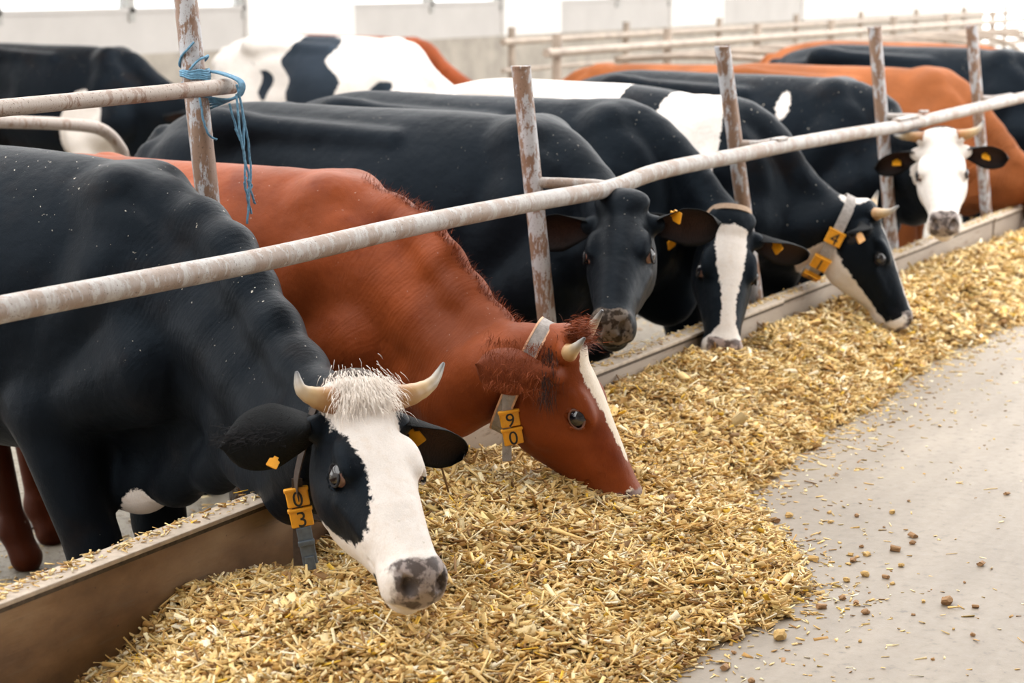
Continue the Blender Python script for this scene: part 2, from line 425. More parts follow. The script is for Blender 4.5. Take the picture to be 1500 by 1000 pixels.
def tie():
    t = empty('blue_twine', (5.14, .78, 1.355)); tag(t, 'frayed pale blue twine knotted round the tall post', 'twine')
    R = random.Random(3)
    def coil(z0, z1, turns, r0, ph, name, dz=0):
        pts = []
        for k in range(int(turns * 24) + 1):
            a = ph + 2 * math.pi * k / 24
            u = k / (turns * 24)
            pts.append((r0 * math.cos(a), r0 * math.sin(a) + .1 * (z0 + (z1 - z0) * u) - .012, z0 + (z1 - z0) * u + dz * math.sin(a) + .002 * math.sin(5 * a)))
        m = MB(); m.tube(pts, .0042, 6); auto_smooth(m.build(name, M['twine'], t))
    coil(.085, .108, 3.2, .045, .3, 'wrap'); coil(.098, .082, 2.5, .047, 2, 'wrap', .006)
    coil(.10, .17, 1.1, .0445, 3.4, 'wrap', -.035); coil(.03, .075, 1.2, .049, 1.0, 'wrap', .03)
    # lashing over the thin pipe
    for k in range(5):
        x = .022 + .006 * k
        pts = [(x, -.02, .10), (x + .01, -.07, .095), (x + .014, -.145, .07), (x + .012, -.145, .03), (x + .004, -.11, .012), (x - .012, -.03, .02 - .01 * k)]
        m = MB(); m.tube(spline(pts, 5), .0042, 6); auto_smooth(m.build('lashing', M['twine'], t))
    ends = [[(.035, -.14, .06), (.055, -.15, -.05), (.05, -.15, -.16), (.075, -.15, -.24), (.07, -.15, -.33)],
            [(.04, -.14, .05), (.065, -.145, -.06), (.08, -.15, -.15), (.085, -.15, -.25), (.062, -.15, -.30), (.085, -.15, -.36)],
            [(.03, -.14, .03), (.035, -.15, -.10), (.055, -.15, -.18), (.055, -.15, -.27), (.07, -.15, -.31), (.06, -.15, -.39)],
            [(-.04, -.05, .02), (-.048, -.07, -.06), (-.035, -.08, -.10), (-.01, -.09, -.115)],
            [(.02, -.12, .0), (.045, -.13, -.09), (.05, -.14, -.12), (.035, -.13, -.08)],
            [(.06, -.15, -.24), (.05, -.15, -.26), (.065, -.15, -.285), (.09, -.15, -.27), (.07, -.15, -.25), (.095, -.15, -.31), (.105, -.15, -.33)]]
    for e in ends:
        m = MB(); m.tube([(a + R.uniform(-.002, .002), b, c) for a, b, c in spline(e, 6)], .0038, 6)
        auto_smooth(m.build('loose_end', M['twine'], t))
tie()
bp = MB(); bp.tube(spline([(5.78, 2.95, 1.197), (6.56, 2.95, 1.132), (7.00, 2.95, 1.092), (7.23, 2.95, 1.052), (7.35, 2.95, 0.963), (7.38, 2.95, 0.880), (7.38, 2.95, .6), (7.38, 2.95, LANE_Z)], 6), .030, 14)
tag(auto_smooth(bp.build('stall_divider', M['upper'])), 'bent brown pipe curving down behind the nearest black back', 'pipe')

# ------------------------------------------------------------------ back row of stalls
def stall_row(Y, x0, x1, step, label, zt=1.1):
    r = empty('stall_fence', (x0, Y, LANE_Z)); tag(r, label, 'fence')
    for z in (zt, zt - .32, zt - .62):
        m = MB(); m.tube([(0, 0, z - LANE_Z), (x1 - x0, 0, z - LANE_Z)], .04 if z == zt else .028, 10); auto_smooth(m.build('pipe', M['bgpipe'], r))
    x = x0 + .3
    while x < x1:
        m = MB(); m.tube([(x - x0, .05, 0), (x - x0, .05, zt + .16 - LANE_Z)], .045, 10); auto_smooth(m.build('post', M['bgpipe'], r)); x += step
stall_row(5.0, 15.6, 46, 2.4, 'nearer dull pipe fence behind the feeding cows')
stall_row(7.6, 19.5, 56, 3.0, 'farther dull pipe fence below the white wall', 1.05)
for k in range(9):
    x = 17.0 + 1.25 * k
    m = MB(); m.tube(spline([(x, 5.0, 1.0), (x + .05, 4.2, 1.04), (x + .05, 3.4, 1.0), (x + .05, 3.1, .8), (x + .05, 3.05, .4), (x + .05, 3.05, LANE_Z)], 6), .03, 10)
    tag(auto_smooth(m.build('stall_loop', M['bgpipe'])), 'curved pipe loop dividing the far stalls', 'pipe', 'stall loops in the far row')

# ------------------------------------------------------------------ straw heap
HX = [2.4, 3.0, 3.4, 3.8, 4.1, 4.4, 4.8, 5.25, 5.6, 6.0, 6.5, 7.3, 8.0, 8.65, 9.4, 10.2, 11.5, 13, 16, 22]
HE = [-1.35, -1.35, -1.34, -1.30, -1.24, -1.22, -1.28, -1.32, -1.12, -.82, -.70, -.66, -.60, -.57, -.60, -.64, -.66, -.66, -.66, -.66]   # outer edge of the straw
HB = [-.75, -.40, -.12, .03, 0.03, .03, .03, .03, .03, .03, .03, .03, .03, .03, .03, .03, .03, .03, .03, .03]                             # inner edge (leaves the curb on the near side)
CX = [3.0, 3.6, 3.76, 3.85, 3.96, 4.2, 4.46, 4.8, 5.13, 5.43, 5.8, 6.1, 6.5, 6.9, 7.25, 7.6, 8.07, 8.76, 9.3, 10.1, 10.7, 12.5, 22]
CZ = [.02, .06, .07, .13, .19, .14, .09, .16, .23, .22, .15, .19, .24, .25, .245, .16, .205, .21, .22, .215, .19, .13, .13]              # straw height against the curb
HPX = [2.4, 3.2, 3.8, 4.2, 4.7, 5.2, 5.7, 6.2, 7.0, 8, 9, 10, 12, 22]
HPZ = [.12, .15, .19, .20, .24, .22, .25, .26, .25, .22, .23, .24, .22, .2]

def vnoise(x, y, seed):
    r = np.random.default_rng(seed); T = r.random((64, 64))
    xi = np.floor(x).astype(int); yi = np.floor(y).astype(int); fx = x - xi; fy = y - yi
    fx = fx * fx * (3 - 2 * fx); fy = fy * fy * (3 - 2 * fy)
    g = lambda a, b: T[a % 64, b % 64]
    return (g(xi, yi) * (1 - fx) + g(xi + 1, yi) * fx) * (1 - fy) + (g(xi, yi + 1) * (1 - fx) + g(xi + 1, yi + 1) * fx) * fy - .5

def heap_z(x, y):
    ye = np.interp(x, HX, HE) + .07 * vnoise(x * 5, y * 0, 1) + .05 * vnoise(x * 13, y * 0, 5); yb = np.interp(x, HX, HB)
    hz = np.interp(x, HPX, HPZ); cz = np.interp(x, CX, CZ)
    u = np.clip((y - ye) / np.maximum(yb - ye, .05), 0, 1)      # 0 outer edge .. 1 curb
    rise = np.clip(u / .62, 0, 1); rise = np.power(rise, .85) * (1 - .15 * rise)
    inner = np.clip((u - .62) / .38, 0, 1); inner = inner * inner * (3 - 2 * inner)
    z = hz * rise / .85 * (1 - inner) + cz * inner
    z = z + (.055 * vnoise(x * 4, y * 4, 2) + .045 * vnoise(x * 9, y * 9, 3) + .02 * vnoise(x * 23, y * 23, 4)) * np.clip(u * 5, 0, 1) * (1 - .5 * inner)
    z = np.where((y < ye) | (y > yb + .02), -.02, z)
    return np.maximum(z, -.02)

def build_heap():
    xs = np.concatenate([np.arange(2.4, 9, .03), np.arange(9, 22, .08)]); ys = np.arange(-1.5, -.049, .03)
    ys = np.append(ys, -.045)
    X, Y = np.meshgrid(xs, ys, indexing='ij'); Z = heap_z(X, Y)
    V = np.stack([X, Y, Z], -1).reshape(-1, 3); nx, ny = X.shape
    i = (np.arange(nx - 1)[:, None] * ny + np.arange(ny - 1)).ravel()
    Fq = np.stack([i, i + ny, i + ny + 1, i + 1], 1)
    keep = (V[Fq, 2].max(1) > -.015); Fq = Fq[keep]
    o = mesh_obj('straw_heap', V, Fq, M['heap'], None, True)
    tag(o, 'long heap of chopped yellow straw along the curb', 'straw', kind='stuff')
    return o
heap = build_heap()

PAL = np.array([(.80, .57, .24), (.85, .67, .36), (.64, .40, .13), (.90, .77, .48), (.48, .27, .08), (.74, .50, .19), (.34, .18, .06), (.86, .75, .54), (.80, .50, .05), (.54, .38, .13), (.22, .12, .045), (.82, .60, .26)])
PW = np.array([3, 3, 2.5, 2, 2, 3, 1.2, 1.2, .5, 1.5, .8, 3]); PW = PW / PW.sum()

def chips(name, P, L, W, T, tilt, mat, parent, pal=PAL, pw=PW):
    """many small bent slabs, one mesh"""
    n = len(P)
    yaw = rng.uniform(0, 2 * np.pi, n); pit = rng.normal(0, tilt, n); rol = rng.normal(0, .6, n)
    ax = np.stack([np.cos(yaw) * np.cos(pit), np.sin(yaw) * np.cos(pit), np.sin(pit)], 1)
    sd = np.stack([-np.sin(yaw), np.cos(yaw), np.zeros(n)], 1)
    up = np.cross(ax, sd)
    s2 = sd * np.cos(rol)[:, None] + up * np.sin(rol)[:, None]; u2 = np.cross(ax, s2)
    tp = rng.uniform(.25, 1, n)
    bend = rng.normal(0, .12, n) * L
    V = np.zeros((n, 8, 3)); k = 0
    for sx in (-1, 1):
        for sy in (-1, 1):
            for sz in (-1, 1):
                w = W * (1 if sx < 0 else tp)
                V[:, k] = P + ax * (sx * L / 2)[:, None] + s2 * (sy * w / 2)[:, None] + u2 * (sz * T / 2)[:, None] + u2 * (bend * (sx > 0))[:, None]; k += 1
    Q = np.array([(0, 1, 3, 2), (4, 6, 7, 5), (0, 4, 5, 1), (2, 3, 7, 6), (1, 5, 7, 3), (0, 2, 6, 4)])
    Fq = (np.arange(n)[:, None, None] * 8 + Q[None]).reshape(-1, 4)
    o = mesh_obj(name, V.reshape(-1, 3), Fq, mat, parent)
    c = pal[rng.choice(len(pal), n, p=pw)] * rng.uniform(.78, 1.15, (n, 1))
    c = np.clip(c, 0, 1)
    ca = np.concatenate([np.repeat(c, 8, 0), np.ones((n * 8, 1))], 1).astype(np.float32)
    at = o.data.attributes.new('tint', 'FLOAT_COLOR', 'POINT'); at.data.foreach_set('color', ca.ravel())
    return o

def scatter_heap():
    def pick(n, x0, x1, pwr):
        x = x0 + (x1 - x0) * rng.random(n * 2) ** pwr
        y = rng.uniform(-1.42, -.05, n * 2); z = heap_z(x, y)
        k = z > -.012; return np.stack([x[k], y[k], z[k]], 1)[:n]
    P = pick(62000, 3.1, 8.2, 1.25); n = len(P); P[:, 2] += rng.uniform(-.004, .016, n)
    L = rng.gamma(2.6, .0115, n) + .008; W = rng.gamma(2.2, .0034, n) + .0025; T = rng.uniform(.001, .0045, n)
    tag(chips('straw_chips', P, L, W, T, .38, M['straw'], heap), kind='stuff')
    P = pick(24000, 8.0, 20, 1.7); n = len(P); P[:, 2] += rng.uniform(-.004, .02, n)
    L = rng.gamma(3.0, .013, n) + .012; W = rng.gamma(3, .0035, n) + .004; T = rng.uniform(.002, .005, n)
    tag(chips('straw_chips', P, L, W, T, .38, M['straw'], heap), kind='stuff')
    P = pick(2600, 3.1, 8, 1.2); n = len(P); P[:, 2] += rng.uniform(.0, .022, n)       # longer stalks
    L = rng.uniform(.05, .12, n); W = rng.uniform(.002, .006, n); T = rng.uniform(.0015, .003, n)
    tag(chips('straw_stalks', P, L, W, T, .25, M['straw'], heap), kind='stuff')
    P = pick(1500, 3.1, 9, 1.2); n = len(P); P[:, 2] += rng.uniform(.0, .015, n)       # stout crumbs
    L = rng.uniform(.014, .035, n); W = rng.uniform(.010, .020, n); T = rng.uniform(.008, .014, n)
    tag(chips('straw_crumbs', P, L, W, T, .3, M['straw'], heap), kind='stuff')
    # thin fringe of scattered bits beyond the edge
    n = 5200; x = rng.uniform(3.0, 12, n); ye = np.interp(x, HX, HE); y = ye + .10 - rng.exponential(.09, n)
    z = np.maximum(heap_z(x, y), 0) + .002
    P = np.stack([x, y, z], 1); L = rng.gamma(2.5, .007, n) + .006; W = rng.gamma(3, .0015, n) + .002; T = rng.uniform(.001, .003, n)
    tag(chips('straw_fringe', P, L, W, T, .08, M['straw'], heap), kind='stuff')
    n = 1100; x = 3.2 + 9 * rng.random(n) ** 1.3; y = np.interp(x, HX, HE) - rng.exponential(.7, n)
    P = np.stack([x, y, np.full(n, .0015)], 1); L = rng.gamma(2, .006, n) + .004; W = rng.gamma(2, .0015, n) + .0015; T = rng.uniform(.001, .002, n)
    tag(chips('straw_specks', P, L, W, T, .03, M['straw'], heap), kind='stuff')
    # straw on the ledge of the curb
    n = 1500; x = 3.2 + 10 * rng.random(n) ** 1.4; y = rng.normal(-.005, .02, n).clip(-.056, .026)
    P = np.stack([x, y, np.full(n, .333) + rng.exponential(.004, n)], 1); L = rng.gamma(3, .0042, n) + .004; W = rng.gamma(3, .0012, n) + .0015; T = rng.uniform(.001, .0025, n)
    tag(chips('ledge_straw', P, L, W, T, .12, M['straw'], heap), kind='stuff')
    n = 2500; x = 3.5 + 9 * rng.random(n); y = rng.uniform(.05, 2.6, n)
    P = np.stack([x, y, np.full(n, LANE_Z + .003)], 1); L = rng.gamma(3, .009, n) + .006; W = rng.gamma(3, .002, n) + .002; T = rng.uniform(.001, .003, n)
    tag(chips('lane_litter', P, L, W, T, .06, M['straw'], lane), kind='stuff')
scatter_heap()

# ------------------------------------------------------------------ cows: smooth solid modelling
def smin(a, b, k):
    h = np.clip(.5 + .5 * (b - a) / k, 0, 1)
    return b * (1 - h) + a * h - k * h * (1 - h)
def smax(a, b, k): return -smin(-a, -b, k)

def dense(xs, vs_, n=200):
    P = spline([(x, v) for x, v in zip(xs, vs_)], 10); P = np.array(P)
    return P[:, 0], P[:, 1]

class Solid:
    def __init__(self): self.pr = []
    def add(self, fn, lo, hi, k, op='u'): self.pr.append((fn, np.array(lo, float), np.array(hi, float), k, op))
    def cone(self, a, b, ra, rb, k=.05, xf=None, op='u', sq=None):
        a = np.array(a, float); b = np.array(b, float)
        if xf is not None:
            R, t, s = xf; a = (R @ (a * s)) + t; b = (R @ (b * s)) + t; ra *= s; rb *= s; k *= s
        ba = b - a; L2 = max(ba @ ba, 1e-9)
        def fn(p):
            pa = p - a; t = np.clip((pa @ ba) / L2, 0, 1)
            q = pa - t[:, None] * ba
            return np.sqrt((q * q).sum(1)) - (ra + (rb - ra) * t)
        r = max(ra, rb); self.add(fn, np.minimum(a, b) - r, np.maximum(a, b) + r, k, op)
    def ell(self, c, r, k=.05, xf=None, op='u', rot=None):
        c = np.array(c, float); r = np.array(r, float); Rm = np.eye(3) if rot is None else np.array(rot)
        if xf is not None:
            R, t, s = xf; c = R @ (c * s) + t; r = r * s; k *= s; Rm = R @ Rm
        def fn(p):
            q = (p - c) @ Rm
            k0 = np.sqrt(((q / r) ** 2).sum(1)); k1 = np.sqrt(((q / (r * r)) ** 2).sum(1))
            return k0 * (k0 - 1) / np.maximum(k1, 1e-6)
        m = r.max(); self.add(fn, c - m, c + m, k, op)
    def torus(self, c, axis, R0, r0, k, xf):
        R, t, s = xf; c = R @ (np.array(c) * s) + t; ax = R @ np.array(axis, float); ax /= np.linalg.norm(ax); R0 *= s; r0 *= s; k *= s
        def fn(p):
            q = p - c; h = q @ ax; rad = np.sqrt(np.maximum((q * q).sum(1) - h * h, 0))
            return np.sqrt((rad - R0) ** 2 + h * h) - r0
        m = R0 + r0; self.add(fn, c - m, c + m, k)
    def loft(self, tab, mod, p_, k, xf=None, sc=1.0):
        x, zt, zb, w = [np.array(v, float) for v in zip(*tab)]
        X, ZT = dense(x, zt); _, ZB = dense(x, zb); _, W = dense(x, w)
        def fn(p):
            if xf is not None:
                R, t, s = xf; q = ((p - t) @ R) / s
            else: s = sc[1]; q = p / sc
            a = np.interp(q[:, 0], X, ZT); b = np.interp(q[:, 0], X, ZB); ww = np.interp(q[:, 0], X, W)
            hh = np.maximum((a - b) / 2, .01); zn = (q[:, 2] - (a + b) / 2) / hh
            wl = np.maximum(ww * mod(zn, q[:, 0]), .01)
            r = (np.abs(q[:, 1] / wl) ** p_ + np.abs(zn) ** p_) ** (1 / p_)
            d = (r - 1) * np.minimum(hh, wl)
            d = np.maximum(d, np.maximum(q[:, 0] - x[-1], x[0] - q[:, 0]))
            return d * s
        C = np.array([(xx, yy, zz) for xx in (x[0], x[-1]) for yy in (-w.max(), w.max()) for zz in (zb.min(), zt.max())])
        C = C * sc if xf is None else (C * xf[2]) @ xf[0].T + xf[1]
        self.add(fn, C.min(0), C.max(0), k)
    def eval(self, P, margin=.06):
        d = np.full(len(P), 1.0)
        for fn, lo, hi, k, op in self.pr:
            mg = margin + k
            m = np.all((P > lo - mg) & (P < hi + mg), 1)
            if not m.any(): continue
            i = np.nonzero(m)[0]; v = fn(P[i])
            d[i] = smin(d[i], v, k) if op == 'u' else smax(d[i], -v, k)
        return d
    def bounds(self):
        L = [p for p in self.pr if p[4] == 'u']
        return np.min([p[1] for p in L], 0) - .06, np.max([p[2] for p in L], 0) + .06
    def grid(self, h):
        lo, hi = self.bounds(); n = np.ceil((hi - lo) / h).astype(int) + 1
        G = np.full(n, 1.0)
        ax = [lo[i] + h * np.arange(n[i]) for i in range(3)]
        for fn, a, b, k, op in self.pr:
            mg = 3 * h + k
            i0 = np.clip(np.floor((a - mg - lo) / h).astype(int), 0, n); i1 = np.clip(np.ceil((b + mg - lo) / h).astype(int) + 1, 0, n)
            if np.any(i1 <= i0): continue
            sl = tuple(slice(i0[j], i1[j]) for j in range(3))
            g = np.stack(np.meshgrid(*[ax[j][sl[j]] for j in range(3)], indexing='ij'), -1); sh = g.shape[:3]
            v = fn(g.reshape(-1, 3)).reshape(sh)
            G[sl] = smin(G[sl], v, k) if op == 'u' else smax(G[sl], -v, k)
        return G, lo
    def mesh(self, h):
        G, lo = self.grid(h); S = G < 0; n = np.array(G.shape)
        c = np.zeros(n - 1, np.uint8)
        for dx in (0, 1):
            for dy in (0, 1):
                for dz in (0, 1): c += S[dx:n[0] - 1 + dx, dy:n[1] - 1 + dy, dz:n[2] - 1 + dz]
        act = (c > 0) & (c < 8); I = np.argwhere(act)
        idx = -np.ones(n - 1, np.int64); idx[act] = np.arange(len(I))
        off = [(0, 0, 0), (1, 0, 0), (0, 1, 0), (1, 1, 0), (0, 0, 1), (1, 0, 1), (0, 1, 1), (1, 1, 1)]
        val = np.stack([G[I[:, 0] + o[0], I[:, 1] + o[1], I[:, 2] + o[2]] for o in off], 1)
        acc = np.zeros((len(I), 3)); cnt = np.zeros(len(I))
        for a in range(8):
            for b in range(a + 1, 8):
                oa, ob = np.array(off[a]), np.array(off[b])
                if np.abs(oa - ob).sum() != 1: continue
                x = (val[:, a] < 0) != (val[:, b] < 0)
                t = np.where(x, val[:, a] / np.where(x, val[:, a] - val[:, b], 1), 0)
                acc += np.where(x[:, None], oa + t[:, None] * (ob - oa), 0); cnt += x
        V = lo + h * (I + acc / cnt[:, None])
        Fs = []
        for ax_ in range(3):
            o1, o2 = [(1, 2), (2, 0), (0, 1)][ax_]
            a = S.take(range(0, n[ax_] - 1), ax_); b = S.take(range(1, n[ax_]), ax_)
            E = np.argwhere(a != b)
            E = E[(E[:, o1] > 0) & (E[:, o2] > 0) & (E[:, o1] < n[o1] - 1) & (E[:, o2] < n[o2] - 1)]
            q = []
            for d1, d2 in ((-1, -1), (0, -1), (0, 0), (-1, 0)):
                e = E.copy(); e[:, o1] += d1; e[:, o2] += d2; q.append(idx[e[:, 0], e[:, 1], e[:, 2]])
            q = np.stack(q, 1); fl = ~a[E[:, 0], E[:, 1], E[:, 2]]
            q[fl] = q[fl][:, ::-1]; Fs.append(q)
        return self.project(V, 1), np.concatenate(Fs)
    def project(self, V, it):
        e = .002
        for _ in range(it):
            f0 = self.eval(V); g = np.stack([(self.eval(V + d) - f0) / e for d in np.eye(3) * e], 1)
            V = V - np.clip(f0 / np.maximum((g * g).sum(1), .2), -.02, .02)[:, None] * g
        return V

TRUNK = [(-1.60, 1.20, 1.02, .06), (-1.55, 1.28, .92, .13), (-1.45, 1.35, .86, .20), (-1.30, 1.39, .80, .25), (-1.15, 1.41, .72, .285), (-.95, 1.41, .64, .33), (-.7, 1.405, .60, .365),
         (-.45, 1.405, .59, .365), (-.2, 1.40, .60, .32), (-.02, 1.375, .63, .265), (.12, 1.32, .67, .215), (.22, 1.23, .74, .17), (.28, 1.12, .82, .12), (.31, 1.04, .90, .05)]
def trunk_mod(zn, x):
    top = np.clip(zn, 0, 1); bot = np.clip(-zn, 0, 1)
    return 1 - .34 * top ** 2 - .10 * bot ** 2
HEAD = [(-.06, -.045, -.12, .03), (-.045, -.025, -.14, .058), (0.0, .004, -.180, .080), (.06, .012, -.25, .093), (.12, .013, -.285, .099), (.19, .008, -.285, .100), (.25, .001, -.26, .089), (.32, -.006, -.215, .074),
        (.38, -.012, -.185, .064), (.43, -.016, -.168, .060), (.47, -.022, -.155, .060), (.500, -.036, -.138, .050), (.517, -.055, -.120, .028)]
def head_mod(zn, x):
    bot = np.clip(-zn, 0, 1); top = np.clip(zn, 0, 1); j = np.clip((.36 - x) / .2, 0, 1)
    return 1 - .36 * bot ** 1.3 * j - .10 * top ** 3 - .12 * bot * (1 - j)

def head_frame(fwd_, up_):
    a = np.array(fwd_, float); a /= np.linalg.norm(a); u = np.array(up_, float); u -= a * (a @ u); u /= np.linalg.norm(u)
    return np.stack([a, np.cross(u, a), u], 1)

def bez(p, n):
    p = [np.array(q, float) for q in p]; t = np.linspace(0, 1, n)[:, None]
    if len(p) == 3: return (1 - t) ** 2 * p[0] + 2 * t * (1 - t) * p[1] + t * t * p[2]
    return (1 - t) ** 3 * p[0] + 3 * t * (1 - t) ** 2 * p[1] + 3 * t * t * (1 - t) * p[2] + t ** 3 * p[3]

def chain(S, pts, rad, k):
    for i in range(len(pts) - 1): S.cone(pts[i], pts[i + 1], rad[i], rad[i + 1], k)

def make_cow(name, label, X, Yw, head, coat, mat, earmat, yaw=0.0, sc=1.0, vox=.014, group='cows feeding at the rail', horns=None, ears=None, legs=None, patch=None, tan=None,
             refine=True, eyes=True, thin=0.0, neckpull=(0, 0), dewlap=None, tail=True, crest=None, ln=.98, rear=0.0, wide=1.0, lidmat='hair_black', shaded_legs=False):
    """X, Yw: point under the withers.  The cow faces -Y, turned by yaw."""
    rz = -math.pi / 2 + yaw
    root = empty(name, (X, Yw, LANE_Z), rz); tag(root, label, 'cow', group)
    Rz = np.array([[math.cos(rz), -math.sin(rz), 0], [math.sin(rz), math.cos(rz), 0], [0, 0, 1]])
    s, t, fw, up = head
    t = Rz.T @ (np.array(t) - np.array((X, Yw, LANE_Z))); R = Rz.T @ head_frame(fw, up)
    xf = (R, t, s)
    hp = lambda q: R @ (np.array(q, float) * s) + t
    S = Solid(); lv = lambda q: Rz.T @ (np.array(q, float) - np.array((X, Yw, LANE_Z)))
    SV = np.array((sc * .97, sc * .86 * wide, sc))
    c_ = lambda *q: np.array((q[0] * (ln if q[0] < -.3 else 1), q[1], q[2] + (rear if (q[0] < -.3 and q[2] > 1.1) else 0)), float) * SV
    # trunk
    S.loft([(a * (1 + (ln - 1) * min(1, max(0, -a / .5))), b + rear * min(1, max(0, -a / .5)), c, d) for a, b, c, d in TRUNK], trunk_mod, 2.5, .03, None, SV)
    for y in (-1, 1):
        S.ell(c_(-1.14, y * .235, 1.335), c_(.10, .07, .065), .10)                   # hook bones
        S.cone(c_(-1.05, y * .20, 1.335), c_(-.45, y * .20, 1.31), .045 * sc, .03 * sc, .05)   # loin shelf
        S.ell(c_(-.95, y * .40, 1.10), c_(.17, .10, .13), .12, None, 's')                     # flank hollow
        S.ell(c_(-1.53, y * .12, 1.20), c_(.06, .055, .06), .07)                     # pin bones
        S.ell(c_(-1.33, y * .175, .98), c_(.20, .12, .30), .12)                      # thigh
        S.cone(c_(.0, y * .10, 1.30), c_(.17, y * .185, .86), .085 * sc, .105 * sc, .09)   # shoulder blade
        S.ell(c_(.10, y * .165, 1.02), c_(.15, .085, .25), .09)
    # legs: front ones as (elbow x, foot x, foot y), hind ones as an offset of the foot
    lg = dict(R=(-.17, -.09, .165), L=(-.18, -.22, .165), HR=.05, HL=-.10); lg.update(legs or {})
    for y, (ex, fx, fy) in ((-1, lg['R']), (1, lg['L'])):
        el = c_(0, y * .20, .745); el[0] = ex * sc; ft = c_(0, y * fy, .12); ft[0] = fx * sc; kn = (el * .42 + ft * .58) + np.array((.02, 0, -.01)) * sc
        S.cone(c_(.17, y * .20, .90), el, .125 * sc, .095 * sc, .055)
        S.cone(c_(.02, y * .19, 1.12), el + np.array((-.02, 0, .03)) * sc, .09 * sc, .085 * sc, .06)
        S.ell(el + np.array((-.055, 0, .02)) * sc, c_(.07, .065, .085), .04)
        S.cone(el, kn, .115 * sc, .072 * sc, .05); S.ell(kn + np.array((.010, 0, 0)) * sc, c_(.072, .070, .09), .04)
        S.cone(kn, ft, .050 * sc, .046 * sc, .04); S.ell(ft, c_(.058, .054, .055), .04)
        S.cone(ft, ft + np.array((.045, 0, -.08)) * sc, .047 * sc, .057 * sc, .03); S.cone(ft + np.array((.03, 0, -.085)) * sc, ft + np.array((.07, 0, -.09)) * sc, .05 * sc, .035 * sc, .02)
    for y, o in ((-1, lg['HR']), (1, lg['HL'])):
        st = c_(-1.10 + o * .3, y * .19, .76); hk = c_(-1.46 + o, y * .165, .50); ft = c_(-1.38 + o, y * .165, .13)
        S.cone(c_(-1.28, y * .17, .98), st, .15 * sc, .12 * sc, .09); S.cone(st, hk, .11 * sc, .052 * sc, .06)
        S.ell(hk, c_(.055, .045, .065), .04); S.cone(hk, ft, .043 * sc, .042 * sc, .04); S.ell(ft, c_(.052, .048, .05), .04)
        S.cone(ft, ft + c_(.05, 0, -.09), .045 * sc, .055 * sc, .03)
    S.ell(c_(-1.13, 0, .575), c_(.24, .18, .19), .06)                                  # udder
    if tail:
        chain(S, [c_(-1.55, 0, 1.27), c_(-1.65, 0, 1.18), c_(-1.67, 0, .9), c_(-1.64, .02, .6)], [.045 * sc, .032 * sc, .022 * sc, .03 * sc], .03)
    # neck: crest, middle and throat run from the withers to the head; the crest line is given in the barn's coordinates
    if crest is None:
        a0 = np.array((X, Yw, LANE_Z + 1.40 * sc)); b0 = np.array(head[1]); fdir = Rz @ np.array((1, 0, 0))
        crest = [a0, a0 + fdir * .22 + (0, 0, -.04), a0 * .5 + b0 * .5 + np.array((0, 0, .02)), b0 * .85 + a0 * .15]
    cp = [lv(q) for q in crest] + [hp((-.015, 0, .0))]
    cp = np.array(spline(cp, 6)); dl = np.r_[0, np.cumsum(np.linalg.norm(np.diff(cp, axis=0), axis=1))]
    NK = 10; tt = np.linspace(0, dl[-1], NK); cp = np.stack([np.interp(tt, dl, cp[:, k]) for k in range(3)], 1)
    T = np.gradient(cp, axis=0); T /= np.linalg.norm(T, axis=1)[:, None]
    Dn = np.array((0, 0, -1.0)) - T * (-T[:, 2:3]); Dn /= np.maximum(np.linalg.norm(Dn, axis=1), .2)[:, None]
    hd = -R[:, 2]; w = np.clip((np.arange(NK) / (NK - 1) - .6) / .4, 0, 1)[:, None]; Dn = Dn * (1 - w) + hd * w; Dn /= np.linalg.norm(Dn, axis=1)[:, None]
    u = np.arange(NK) / (NK - 1)
    depth = np.interp(u, [0, .3, .6, .85, 1], [.50 * sc, .50 * sc, .46 * sc, .42 * s, .33 * s])
    rc = np.interp(u, [0, .4, 1], [.085, .072, .055 * s]); rm = np.interp(u, [0, .35, .7, 1], [.17, .155, .115, .082 * s]); rt = np.interp(u, [0, .5, 1], [.12, .095, .062 * s])
    cp = cp - np.array((0, 0, 1.0)) * np.interp(u, [0, .25, .6, 1], [.045, .03, .012, 0])[:, None]
    crest = cp + Dn * rc[:, None]; mid = cp + Dn * (depth * .5)[:, None]; thr = cp + Dn * (depth - rt)[:, None]
    chain(S, crest, rc, .06); chain(S, mid, rm, .09); chain(S, thr[3:], rt[3:], .09)
    S.ell(c_(.20, 0, .74), c_(.13, .11, .15), .08)                                    # brisket
    if dewlap is not None:
        dw = [lv(q) for q in dewlap]
        chain(S, dw, np.linspace(.075, .03, len(dw)), .07)
        for i_, q in enumerate(dw):
            k_ = thr[np.argmin(np.linalg.norm(thr - q, axis=1))]; S.cone(q, k_, .05, .085, .07)
    # head
    S.loft(HEAD, head_mod, 2.4, .02 * s, xf)
    S.ell((.0, 0, -.005), (.05, .085, .03), .04, xf)
    S.ell((.468, 0, -.070), (.046, .066, .048), .02, xf)                              # muzzle pad
    S.ell((.440, 0, -.152), (.058, .044, .028), .02, xf)                              # chin
    for y in (-1, 1):
        S.ell((.170, y * .080, -.028), (.050, .020, .020), .03, xf)                   # brow
        S.ell((.15, y * .070, -.145), (.088, .030, .070), .03, xf)                    # cheek
        S.cone((.23, y * .078, -.10), (.34, y * .056, -.095), .014, .010, .025, xf)    # cheek ridge
        S.ell((.045, y * .100, -.062), (.030, .032, .028), .025, xf)                   # ear root
        S.ell((.455, y * .050, -.105), (.045, .020, .030), .02, xf)                   # upper lip
        if eyes:
            S.ell((.188, y * .116, -.056), (.033, .024, .026), .012, xf, 's')         # socket
            S.torus((.188, y * .1000, -.056), (-.10, y * 1.0, .18), .0290, .0050, .006, xf)
        S.ell((.505, y * .035, -.054), (.026, .014, .018), .010, xf, 's')             # nostril
        S.cone((.505, y * .030, -.048), (.470, y * .055, -.040), .0075, .003, .008, xf, 's')
